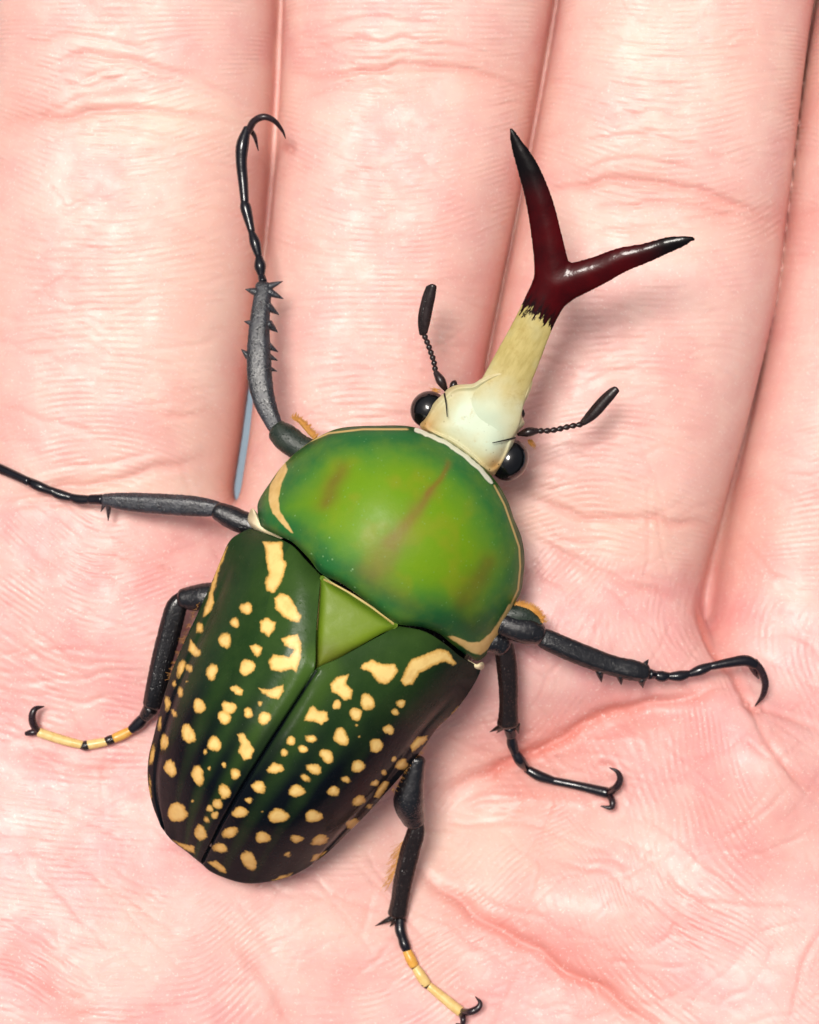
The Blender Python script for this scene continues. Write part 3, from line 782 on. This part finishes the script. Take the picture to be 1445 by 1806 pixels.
def pro_attr(X, Y):
    d = -poly_sdf(X, Y, PRO)                          # inside positive
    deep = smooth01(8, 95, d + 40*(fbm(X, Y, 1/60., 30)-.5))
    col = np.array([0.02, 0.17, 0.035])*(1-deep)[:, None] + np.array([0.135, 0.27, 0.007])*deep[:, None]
    def blend(w, c):
        nonlocal col
        w = np.clip(w, 0, 1)[:, None]; col = col*(1-w) + np.array(c)*w
    wb = fbm(X, Y, 1/45., 21)
    blend(.6*smooth01(.45, .75, wb)*deep, (0.22, 0.25, 0.012))
    def streak(a, b, w0, k, c=(0.185, 0.125, 0.022)):
        ds = seg_dist(X + 16*(vnoise(X, Y, .04, 8)-.5), Y, [a, b]); blend(k*np.exp(-(ds/w0)**2), c)
    streak((795,815), (755,870), 5, .75, (0.22, 0.095, 0.02)); streak((760,870), (690,960), 13, .75, (0.21, 0.125, 0.028)); streak((700,950), (655,1015), 26, .6, (0.19, 0.135, 0.035))
    streak((606,830), (572,885), 16, .75, (0.16, 0.105, 0.018)); streak((860,995), (815,1060), 18, .65, (0.13, 0.10, 0.016)); streak((640,1010),(720,1070), 18, .35)
    e = -d
    # blue-black hind margin on the far side, teal rim
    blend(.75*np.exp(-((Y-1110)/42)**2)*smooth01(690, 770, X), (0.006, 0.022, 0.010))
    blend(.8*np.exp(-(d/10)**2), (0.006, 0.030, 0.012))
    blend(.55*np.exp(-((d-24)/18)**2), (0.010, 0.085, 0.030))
    # cream bands inside the hind corners
    bl = [(503,815),(490,832),(476,856),(474,882),(480,903),(495,921),(512,938),(517,940),(505,918),(494,902),(491,880),(497,852),(508,828)]
    br = [(906,1064),(893,1096),(880,1122),(864,1143),(848,1155),(833,1152),(812,1138),(788,1122),(800,1121),(826,1132),(846,1133),(866,1116),(884,1090),(897,1066)]
    band = np.minimum(poly_sdf(X, Y, bl), poly_sdf(X, Y, br))
    lt = [(503,815),(520,797),(545,779),(580,764),(640,757),(720,757)]; rt = [(872,856),(890,890),(904,930),(916,965),(918,1000),(914,1040),(902,1066)]
    wf = [(735,758),(790,782),(822,805),(848,828),(866,850)]
    line = np.minimum(seg_dist(X, Y, lt), seg_dist(X, Y, rt)) - 1.5
    dust = np.clip(np.exp(-(seg_dist(X, Y, [(500,830),(510,900),(560,960),(620,1020)])/38.)**2) + .3, 0, 1)
    return dict(dust=dust, band=band, line=line, collar=seg_dist(X, Y, wf) - 4.0 + 2*(vnoise(X, Y, .2, 3)-.5)), dict(Col=col)
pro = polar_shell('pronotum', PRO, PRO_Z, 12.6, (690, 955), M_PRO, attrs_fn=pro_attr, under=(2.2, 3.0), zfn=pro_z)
pro['label'] = 'smooth iridescent green shield with reddish streaks and cream edging'

# scutellum, with its pale front seam
def scu_attr(X, Y):
    d = -poly_sdf(X, Y, [(566,1017),(701,1106),(555,1182)])
    col = np.tile(np.array([0.14, 0.215, 0.008]), (len(X), 1))
    w = np.exp(-(d/9)**2)[:, None]; col = col*(1-.55*w) + np.array([0.03, 0.09, 0.012])*.55*w
    w = (np.exp(-((Y-1165)/30)**2)*.7)[:, None]; col = col*(1-w) + np.array([0.12, 0.12, 0.02])*w
    line = np.minimum(seg_dist(X, Y, [(572,1022),(612,1042),(655,1070),(694,1100)]), seg_dist(X, Y, [(564,1028),(560,1090),(558,1110)])) - 1.6
    return dict(band=np.full(len(X), 20.), line=line, collar=np.full(len(X), 20.)), dict(Col=col)
def scu_z(X, Y):
    d = np.maximum(-poly_sdf(X.ravel(), Y.ravel(), [(566,1016),(702,1104),(556,1182)]).reshape(X.shape), 0)
    return 11.0 + .0022*(Y-1095) - 0.35*np.exp(-d/5.0) - 0.000035*((X-600)**2+(Y-1095)**2)*.6
SCU = [(566,1016),(590,1029),(630,1052),(670,1079),(702,1103),(672,1118),(630,1142),(590,1164),(556,1182),(556,1150),(559,1100),(562,1055)]
polar_shell('scutellum', SCU, [10.9,11.1,11.3,11.2,10.9,11.1,11.35,11.5,11.6,11.6,11.45,11.2], 11.75, (600, 1095), M_PRO, n=120, m=40, lip=.6, attrs_fn=scu_attr, zfn=scu_z)

# cream side plates between pronotum and wing cases
polar_shell('shoulder_plate', [(446,897),(440,905),(438,920),(450,935),(468,944),(490,950),(500,947),(480,934),(462,924),(455,908)], [6.2,5.2,5.0,5.4,6.2,7.0,7.3,6.8,6.2,6.2], 6.9, (460, 930), M_CREAM, n=80, m=24, lip=.6)
polar_shell('shoulder_plate', [(826,1164),(838,1172),(850,1168),(854,1174),(848,1182),(836,1179)], [6.6,6.2,5.6,5.2,5.2,6.0], 6.3, (842, 1173), M_CREAM, n=60, m=20, lip=.5)

# underside
UND = [(560,800),(650,770),(760,775),(850,850),(905,960),(895,1060),(850,1150),(790,1250),(700,1360),(600,1465),(500,1530),(420,1535),(350,1500),(285,1440),(275,1370),(300,1240),(350,1120),(420,970),(490,860)]
o = np.c_[np.array(UND, float), np.full(len(UND), 4.6)]
ring = spline(o, 120, closed=True); c0 = np.array([590, 1170]); V = []; zb = 1.2
for r_, z_ in ((.90, 6.2), (.955, 5.4), (.965, 4.6), (.95, 3.6), (.88, 2.4), (.7, 1.0), (.4, .2), (.02, 0.0)):
    for p in ring: V.append(P(*(c0 + r_*(p[:2]-c0)), z_))
n = 120; F = [(i*n+j, i*n+(j+1) % n, (i+1)*n+(j+1) % n, (i+1)*n+j) for i in range(7) for j in range(n)]
und = mesh_obj('abdomen', V, F, M_BLACK, beetle)
# pale bristle fringe along the belly edge, seen beside the hind legs
mb = MB()
for (a, b, side) in (((352,1060),(300,1200),(-1,-.35)), ((752,1308),(690,1395),(.8,.55))):
    for k in range(70):
        t = random.random(); x = a[0]+(b[0]-a[0])*t + random.uniform(-2, 3)*side[0]; y = a[1]+(b[1]-a[1])*t
        L = random.uniform(3, 8)
        q0 = P(x, y, 4.3); q1 = P(x+side[0]*L+random.uniform(-3,3), y+side[1]*L+random.uniform(-1,5), 3.6)
        mb.sweep([q0, q1], [.014, .006], n=4, res=3)
hf = mb.build('bristle_fringe', M_HAIR, beetle); hf['kind'] = 'stuff'

# --- head
HEAD = [(742,753),(748,738),(765,712),(783,694),(792,685),(808,679),(834,677),(850,668),(880,655),(915,652),(938,668),(935,690),(924,714),(920,732),(925,747),(914,760),(908,774),(897,804),(884,827),(868,838),(850,826),(822,800),(790,778),(762,766)]
HZ = [6.4,6.5,6.9,7.1,7.2,7.5,8.0,8.4,8.9,9.1,8.6,8.3,7.9,7.5,7.0,6.9,6.9,6.5,6.3,6.2,6.9,7.4,7.4,6.9]
def head_attr(X, Y):
    G = lambda cx, cy, s: np.exp(-((X-cx)**2+(Y-cy)**2)/s**2)
    white = np.clip(.95*G(848,745,55)+.5*G(880,780,30)+.5*G(810,735,30) + .5*(fbm(X, Y, 1/25., 4)-.5), 0, 1)
    brown = np.clip(.85*G(752,750,16)+.9*G(874,822,17)+.25*G(800,690,14)+.3*G(772,728,16)+.3*G(893,795,15)+.2*G(905,765,10), 0, 1)
    return dict(white=white, brown=brown), {}
head = polar_shell('head', HEAD, HZ, 8.25, (850, 750), M_HEAD, power=3.2, n=180, m=60, lip=.5, rim=.28, attrs_fn=head_attr, under=(1.2, 4.6))
head['label'] = 'pale cream head plate'
def uvsphere(name, c, r, mat, parent, scale=(1,1,1), rot=0.0, nu=40, nv=24):
    V = []; F = []
    cr, sr = math.cos(rot), math.sin(rot)
    for i in range(nv+1):
        a = math.pi*i/nv
        for j in range(nu):
            b = 2*math.pi*j/nu
            x, y, z = math.sin(a)*math.cos(b)*scale[0], math.sin(a)*math.sin(b)*scale[1], math.cos(a)*scale[2]
            V.append((c[0]+r*(x*cr-y*sr), c[1]+r*(x*sr+y*cr), c[2]+r*z))
    for i in range(nv):
        for j in range(nu): F.append((i*nu+j, (i+1)*nu+j, (i+1)*nu+(j+1) % nu, i*nu+(j+1) % nu))
    return mesh_obj(name, V, F, mat, parent)
uvsphere('eye', P(756, 722, 5.75), 1.3, M_EYE, head, (1.0, .95, .95), .9)
uvsphere('eye', P(898, 811, 5.75), 1.42, M_EYE, head, (1.05, .92, .95), 1.1)
# dark stalk line in front of each eye
mb = MB(); mb.sweep([P(784,694,7.45), P(787,712,8.0), P(789,735,8.4)], [.07,.05,.03], n=6, res=8); mb.build('eye_ridge', M_BLACK, head)
mb = MB(); mb.sweep([P(909,772,7.25), P(888,777,8.1), P(869,781,8.5)], [.07,.05,.03], n=6, res=8); mb.build('eye_ridge', M_BLACK, head)
# little mouthpart tips peeping out
mb = MB(); mb.sweep([P(797,690,6.6), P(801,677,6.6), P(803,672,6.5)], [.22,.26,.1], n=8); mb.build('palp', M_ANT, head)
mb = MB(); mb.sweep([P(916,738,6.4), P(921,730,6.4), P(922,723,6.4)], [.2,.22,.1], n=8); mb.build('palp', M_ANT, head)

# --- horn, as one blended solid
def horn():
    A0 = P(884, 700, 0)[:2]; ax = np.array([0.515, 0.857]); ax /= np.linalg.norm(ax)
    def zpl(x, y): s = (x-A0[0])*ax[0]+(y-A0[1])*ax[1]; return 8.25 + 0.27*s
    def pt(px, py):
        z = 9.0
        for _ in range(4): q = P(px, py, z); z = zpl(q[0], q[1])
        return q
    k = 1/PPM*1.0
    stem = [(872,722,44),(893,675,40),(912,635,37.5),(932,592,34),(950,553,32.5),(966,522,34),(978,505,34)]
    left = [(978,505,34),(972,462,29),(965,421,26),(951,354,22.5),(931,296,18),(913,257,11.5),(902,229,4)]
    right = [(978,505,34),(1015,493,29),(1054,478,25),(1095,459,21.5),(1137,447,17),(1178,432,14),(1210,424,8.5),(1225,420,3.5)]
    xs = np.arange(1.2, 21.5, .12); ys = np.arange(2.6, 28.5, .12); zs = np.arange(4.5, 18, .12)
    X, Y, Z = np.meshgrid(xs, ys, zs, indexing='ij')
    Zp = (Z - zpl(X, Y))/0.44
    def chain(l):
        d = None
        l = spline(np.array(l, float), 15)
        for a, b in zip(l[:-1], l[1:]):
            A = pt(a[0], a[1]); B = pt(b[0], b[1]); ra, rb = a[2]*k, b[2]*k
            vx, vy = B[0]-A[0], B[1]-A[1]
            t = np.clip(((X-A[0])*vx+(Y-A[1])*vy)/(vx*vx+vy*vy), 0, 1)
            dd = (((X-A[0]-t*vx)**2+(Y-A[1]-t*vy)**2)**.8 + np.abs(Zp)**1.6)**.625-(ra+(rb-ra)*t)
            d = dd if d is None else np.minimum(d, dd)
        return d
    D = smin(smin(chain(stem), chain(left), .3), chain(right), .3)
    c = P(850, 750, 8.3)
    fr = (np.sqrt(((X-c[0])/2.5)**2 + ((Y-c[1])/1.9)**2 + ((Z-6.75)/1.05)**2) - 1)*1.0
    D = smin(D, fr, 1.4)
    v, q = surface_nets(D, xs, ys, zs)
    rel = v[:, :2]-A0
    al = rel @ ax; ac = rel @ np.array([ax[1], -ax[0]])
    b = P(950, 563, 10)[:2]; al0 = (b-A0) @ ax
    fk = P(985, 498, 10)[:2]; dist = np.linalg.norm(v[:, :2]-fk, axis=1)
    tip = np.clip(dist/11.0, 0, 1)
    # small lumps along the inner edges
    v[:, 2] += .05*(vnoise(v[:, 0], v[:, 1], 1.3, 2)-.5)
    h = mesh_obj('horn', v, q, M_HORN, head, attrs=dict(along=al-al0, across=ac, tip=tip, **head_attr(*px_of(v[:, 0], v[:, 1], v[:, 2]))[0]))
    h['label'] = 'forked horn, cream at its base and dark maroon with black tips'
horn()

# --- antennae
def antenna(scape, fun, club, zf, zcl, rc):
    mb = MB()
    mb.sweep([P(*scape[0], 6.4), P(*scape[1], 6.5), P(*scape[2], 6.4)], [.12, .33, .2], n=12)
    pts = spline(np.array(fun, float), 8)
    z = np.linspace(6.3, zf, 8)
    for i in range(7):
        a = P(*pts[i], z[i]); b = P(*pts[i+1], z[i+1]); m = a+(b-a)*.55
        mb.sweep([a, m, b], [.12, .215, .13], n=10, res=7)
    o = mb.build('antenna', M_ANT, beetle)
    for off in (-.16, .0, .16):
        m2 = MB(); q = spline(np.array(club, float), 6); zz = np.linspace(zf, zcl, 6)
        pp = [P(x, y, z1) + np.array([off*.7, off*.3, off*.4]) for (x, y), z1 in zip(q, zz)]
        m2.sweep(pp, [rc*.5, rc*.85, rc, rc, rc*.95, rc*.75], flat=.6, n=12)
        m2.build('club_leaf', M_ANT if off else M_BROWN, o)
antenna([(788,690),(778,672),(769,657)], [(768,655),(766,640),(757,612),(748,590)], [(747,588),(749,560),(755,530),(761,506)], 5.4, 6.2, .36)
antenna([(914,766),(932,762),(948,760)], [(948,760),(975,759),(1005,752),(1028,748)], [(1028,747),(1045,731),(1065,708),(1084,688)], 5.0, 5.6, .36)
# tufts at the antenna roots
mb = MB()
for cx, cy, dx, dy in ((772,690,-1,-.4),(935,778,.8,1)):
    for k in range(30):
        x = cx+random.uniform(-5,5); y = cy+random.uniform(-4,4); L = random.uniform(4,10)
        mb.sweep([P(x,y,4.8), P(x+dx*L+random.uniform(-3,3), y+dy*L+random.uniform(-3,3), 4.4)], [.03,.01], n=4, res=3)
tf = mb.build('hair_tuft', M_HAIR, head); tf['kind'] = 'stuff'

# --- legs
def resolve(p, lift):
    x, y, z = p
    if z is None:
        s = float(skin_z(x, y)[0]); return P(x, y, s + lift)
    return P(x, y, z)
def leg(label, femur, tibia, spines, tarsus, claws, mf=None, mt=None, flat=.55):
    """femur/tibia: [(px,py,z,r px)], tarsus: list of (points, radii px, material), claws: list of point lists"""
    mb = MB(); mb.sweep([P(a, b, c) for a, b, c, r in femur], [r/PPM for *_, r in femur], flat=.85, n=18, wob=.04)
    L = mb.build('leg', mf or M_LEG, beetle); L['label'] = label
    mb = MB(); mb.sweep([P(a, b, c) for a, b, c, r in tibia], [r/PPM for *_, r in tibia], flat=flat, n=28, res=60, wob=.05, keel=.22)
    for a, b, r in spines: mb.spike(P(*a), P(*b), r*1.35/PPM)
    mb.build('tibia', mt or M_LEG, L)
    for pts, rad, m in tarsus:
        mb = MB(); mb.sweep([resolve(p, r/PPM) for p, r in zip(pts, rad)], [r/PPM for r in rad], n=14, res=16)
        mb.build('tarsal_segment', m, L)
    for pts in claws:
        mb = MB(); q = [resolve(p[:3], .18) for p in pts]
        mb.sweep(q, [p[3]/PPM for p in pts], n=10, res=22)
        mb.build('claw', M_CLAW, L)
    return L
N = None
# upper-left fore leg
leg('toothed grey black fore leg reaching along the groove between two fingers',
    [(560,800,5.4,20),(530,790,5.2,23),(505,772,5.0,24),(490,760,4.8,20)],
    [(492,762,4.7,13),(481,742,4.7,15),(467,708,4.6,19),(459,670,4.4,21.5),(457,630,4.2,21),(457,590,3.9,19),(460,550,3.5,16.5),(463,525,3.2,15.5),(466,504,2.9,15)],
    [((476,505,3.0),(499,496,3.0),5),((475,515,3.0),(500,527,3.0),6),((472,540,3.3),(492,555,3.2),6.5),((474,572,3.6),(490,586,3.5),6.5),((474,610,3.9),(491,621,3.8),5),((474,628,4.0),(490,636,4),4.5),((476,650,4.1),(489,655,4.1),3.5),
     ((452,515,3.0),(433,510,3.0),6),((446,570,3.6),(431,567,3.6),5),((438,628,4.0),(426,616,4.0),5)],
    [([(464,496,2.7),(462,488,2.5)], [7.5,7], M_TARS), ([(461,484,2.4),(459,469,2.3),(457,453,2.2)], [6.5,10.5,6.5], M_TARS),
     ([(456,450,2.2),(450,428,2.1),(444,410,2.0)], [6.5,9.5,6], M_TARS), ([(444,408,2.0),(434,368,1.8),(431,356,1.8)][::-1], [7,10,6.5], M_TARS),
     ([(432,356,1.8),(429,320,1.6),(426,285,1.6),(428,255,1.6),(436,226,1.6)], [7.5,9,10,11.5,6.5], M_TARS)],
    [[(438,232,1.6,6.5),(448,214,1.9,6.5),(466,206,2.2,6),(484,213,2.0,4.8),(498,230,1.5,3),(504,244,1.1,.8)], [(440,228,1.4,5),(449,240,1.0,4),(456,266,.6,.8)]],
    mf=M_FEMG, mt=M_SHEEN, flat=.45)
# left middle leg
leg('slim black middle leg stretched towards the edge of the hand',
    [(470,935,4.4,18),(430,922,4.2,20),(405,911,4.0,20),(384,901,3.9,16)],
    [(386,897,3.8,12),(365,895,3.7,16),(335,892,3.4,18),(290,889,3.0,18),(240,886,2.5,17),(205,883,2.2,14),(184,881,2.0,10)],
    [((192,889,2.0),(191,919,1.4),4.5),((184,890,1.9),(178,903,1.6),3)],
    [([(180,881,1.8),(160,881,1.4)], [9.5,9], M_TARS), ([(163,881,1.4),(140,881,1.0),(126,877,.8)], [7,9,7], M_TARS), ([(128,878,.8),(105,872,.6),(88,864,.6)], [7,9,6.5], M_TARS),
     ([(92,867,.6),(65,856,.5),(46,846,N)], [7,9,6.5], M_TARS), ([(50,849,.5),(10,831,N),(-30,814,N),(-60,802,N)], [7.5,8.5,9,7], M_TARS)],
    [[(-58,802,N,6),(-76,800,.4,6),(-88,812,.2,4),(-90,828,N,1)], [(-60,800,N,6),(-72,786,.3,5),(-68,772,N,1)]], mt=M_SHEEN)
# left hind leg
leg('black hind leg beside the wing case with cream ringed foot',
    [(400,1052,3.6,26),(365,1054,3.4,26),(340,1055,3.2,22),(322,1056,3.1,18)],
    [(322,1056,3.0,15),(310,1075,2.9,19),(298,1120,2.6,20),(285,1170,2.3,19),(276,1215,2.0,19),(269,1243,1.6,17)],
    [((262,1246,1.6),(252,1262,1.2),4)],
    [([(266,1250,1.3),(256,1264,1.0)], [14,11], M_BLACK), ([(256,1264,.9),(245,1276,.7),(232,1287,.6)], [9,10.5,8], M_TARS), ([(231,1288,.5),(216,1296,.4),(202,1302,.4)], [7.5,9,8.5], M_ORG),
     ([(200,1303,.4),(192,1306,.4),(186,1308,.4)], [8,8.5,7], M_BROWN), ([(188,1308,.4),(172,1311,.3),(155,1314,.3)], [7.5,8.5,8.5], M_YEL), ([(156,1314,.3),(150,1315,.3),(143,1314,.3)], [8.5,9,7], M_BROWN),
     ([(146,1314,.3),(110,1305,.3),(70,1292,.4)], [7.5,8.5,8.5], M_YEL)],
    [[(68,1291,.4,6),(59,1277,.9,7),(57,1262,1.2,6.5),(63,1250,1.2,5),(78,1246,.9,1)], [(66,1291,.4,5.5),(56,1292,.4,6),(46,1294,.3,4)]], mt=M_BLACK)
# right fore leg
leg('stout black fore leg with teeth, its claw hooked at the web of the little finger',
    [(880,1095,5.0,20),(903,1106,4.9,22),(930,1112,4.7,24),(950,1118,4.5,20)],
    [(946,1118,4.4,14),(965,1128,4.3,18),(1000,1144,4.0,19),(1040,1160,3.6,19),(1080,1174,3.2,18),(1115,1182,2.9,18.5),(1138,1187,2.6,16)],
    [((1058,1184,3.2),(1061,1203,3.0),6),((1094,1192,3.0),(1096,1208,2.8),5.5),((1132,1198,2.6),(1134,1213,2.4),6.5),((1138,1172,2.6),(1144,1163,2.6),4)],
    [([(1146,1189,2.2),(1154,1190,2.0)], [10,8], M_TARS), ([(1155,1190,1.9),(1168,1193,1.8),(1180,1192,1.7)], [7,10,6.5], M_TARS), ([(1180,1193,1.7),(1200,1192,1.6),(1217,1188,1.5)], [6.5,9.5,6], M_TARS),
     ([(1216,1189,1.5),(1235,1182,1.5),(1256,1174,1.5)], [6,9.5,6.5], M_TARS), ([(1255,1175,1.5),(1285,1169,1.4),(1315,1165,1.2),(1332,1172,1.0)], [7,8.5,10,9], M_TARS)],
    [[(1330,1168,1.0,8),(1342,1182,.9,7),(1350,1204,.6,6.5),(1346,1226,.2,5),(1332,1245,-.4,1)], [(1325,1172,.8,7),(1333,1186,.3,6),(1338,1196,-.2,2)]])
# right middle leg
leg('black middle leg bent down over the palm with paired claws',
    [(850,1130,4.4,20),(872,1130,4.3,22),(888,1140,4.1,19)],
    [(889,1140,4.0,17),(894,1175,3.4,18),(897,1215,2.6,17),(897,1250,1.8,16.5),(896,1276,1.2,19)],
    [((886,1280,1.0),(864,1291,.4),4.5),((888,1282,1.0),(876,1293,.3),4),((912,1278,1.0),(915,1294,.6),4.5)],
    [([(899,1283,.7),(902,1296,.2)], [11,10], M_TARS), ([(902,1298,0),(904,1312,-.5),(909,1328,-.9)], [8,10,7.5], M_TARS), ([(909,1328,-.9),(918,1342,-1.2),(930,1356,N)], [8,10,7], M_TARS),
     ([(929,1356,N),(950,1368,N),(976,1377,N)], [7.5,9.5,7.5], M_TARS), ([(975,1377,N),(1020,1386,N),(1070,1398,N)], [7.5,8,10], M_TARS)],
    [[(1070,1398,N,7),(1086,1390,-.6,7),(1094,1375,-.2,6),(1089,1361,0,4),(1075,1354,.1,1)], [(1072,1400,N,6),(1080,1412,-1.0,6),(1078,1424,-.9,5),(1060,1422,-.9,1)]], mt=M_BROWN)
# right hind leg
hl = leg('dark hind leg with bristly shin and cream ringed foot',
    [(735,1340,3.8,16),(728,1375,3.4,20),(721,1412,2.8,27),(728,1440,2.2,22),(733,1452,2.0,17)],
    [(735,1450,2.0,13),(733,1470,1.8,16),(724,1500,1.3,17.5),(712,1550,.6,17),(705,1590,0,16),(701,1612,-.3,17)],
    [((694,1618,-.3),(662,1633,-.6),4.5),((698,1622,-.4),(688,1634,-.6),4),((712,1616,-.3),(716,1626,-.5),3)],
    [([(706,1622,N),(706,1640,N),(711,1656,N)], [9,9.5,8.5], M_TARS), ([(710,1654,N),(714,1666,N),(718,1676,N)], [8.5,9.5,8], M_TARS), ([(718,1677,N),(724,1690,N),(730,1702,N)], [8,9.5,9], M_ORG),
     ([(729,1700,N),(732,1706,N)], [9,7], M_BROWN), ([(733,1706,N),(742,1720,N),(752,1735,N)], [7.5,9.5,9], M_YEL), ([(750,1733,N),(755,1739,N)], [9,7], M_BROWN),
     ([(757,1739,N),(785,1762,N),(812,1784,N)], [7.5,9,9.5], M_YEL)],
    [[(812,1783,N,6),(828,1785,.9,6.5),(843,1778,1.0,6),(847,1768,1.0,4),(839,1758,.9,1)], [(813,1785,N,6),(817,1797,.6,5.5),(815,1808,.4,4),(804,1805,.2,1)]], mt=M_BROWN)
mb = MB()
for k in range(90):
    t = random.random(); x = 722-22*t-12; y = 1478+75*t
    mb.sweep([P(x+4, y, 1.4-t), P(x-random.uniform(6, 20), y+random.uniform(8, 26), .9-t)], [.012, .005], n=4, res=3)
h = mb.build('shin_hair', M_HAIR, hl); h['kind'] = 'stuff'

# orange fringed plates at the roots of both fore legs
def fringe(pts, z, parent, rr):
    mb = MB(); q = [P(x, y, z) for x, y in pts]; mb.sweep(q, rr, n=12, res=30, wob=.15)
    s = spline(np.array(pts, float), 60)
    for k in range(260):
        i = random.randrange(60); x, y = s[i] + np.array([random.uniform(-4, 4), random.uniform(-4, 4)])
        d = s[min(i+1, 59)]-s[max(i-1, 0)]; d = d/np.linalg.norm(d); nx, ny = d[1], -d[0]
        L = random.uniform(4, 8)
        mb.sweep([P(x, y, z+.25), P(x+nx*L, y+ny*L, z+.1)], [.02, .008], n=4, res=3)
    return mb.build('hair_fringe', M_HAIR, parent)
fl = fringe([(516,736),(530,743),(543,757),(556,772)], 4.9, beetle, [.1,.18,.2,.18]); fl['kind'] = 'stuff'
fr = fringe([(910,1066),(930,1070),(948,1080),(958,1095)], 4.9, beetle, [.18,.2,.18,.1]); fr['kind'] = 'stuff'
mb = MB(); mb.sweep([P(890,1084,4.9), P(920,1086,4.8), P(950,1100,4.6)], [.7, .75, .5], flat=.8, n=16, wob=.03); mb.build('coxal_plate', M_FEMG, beetle)
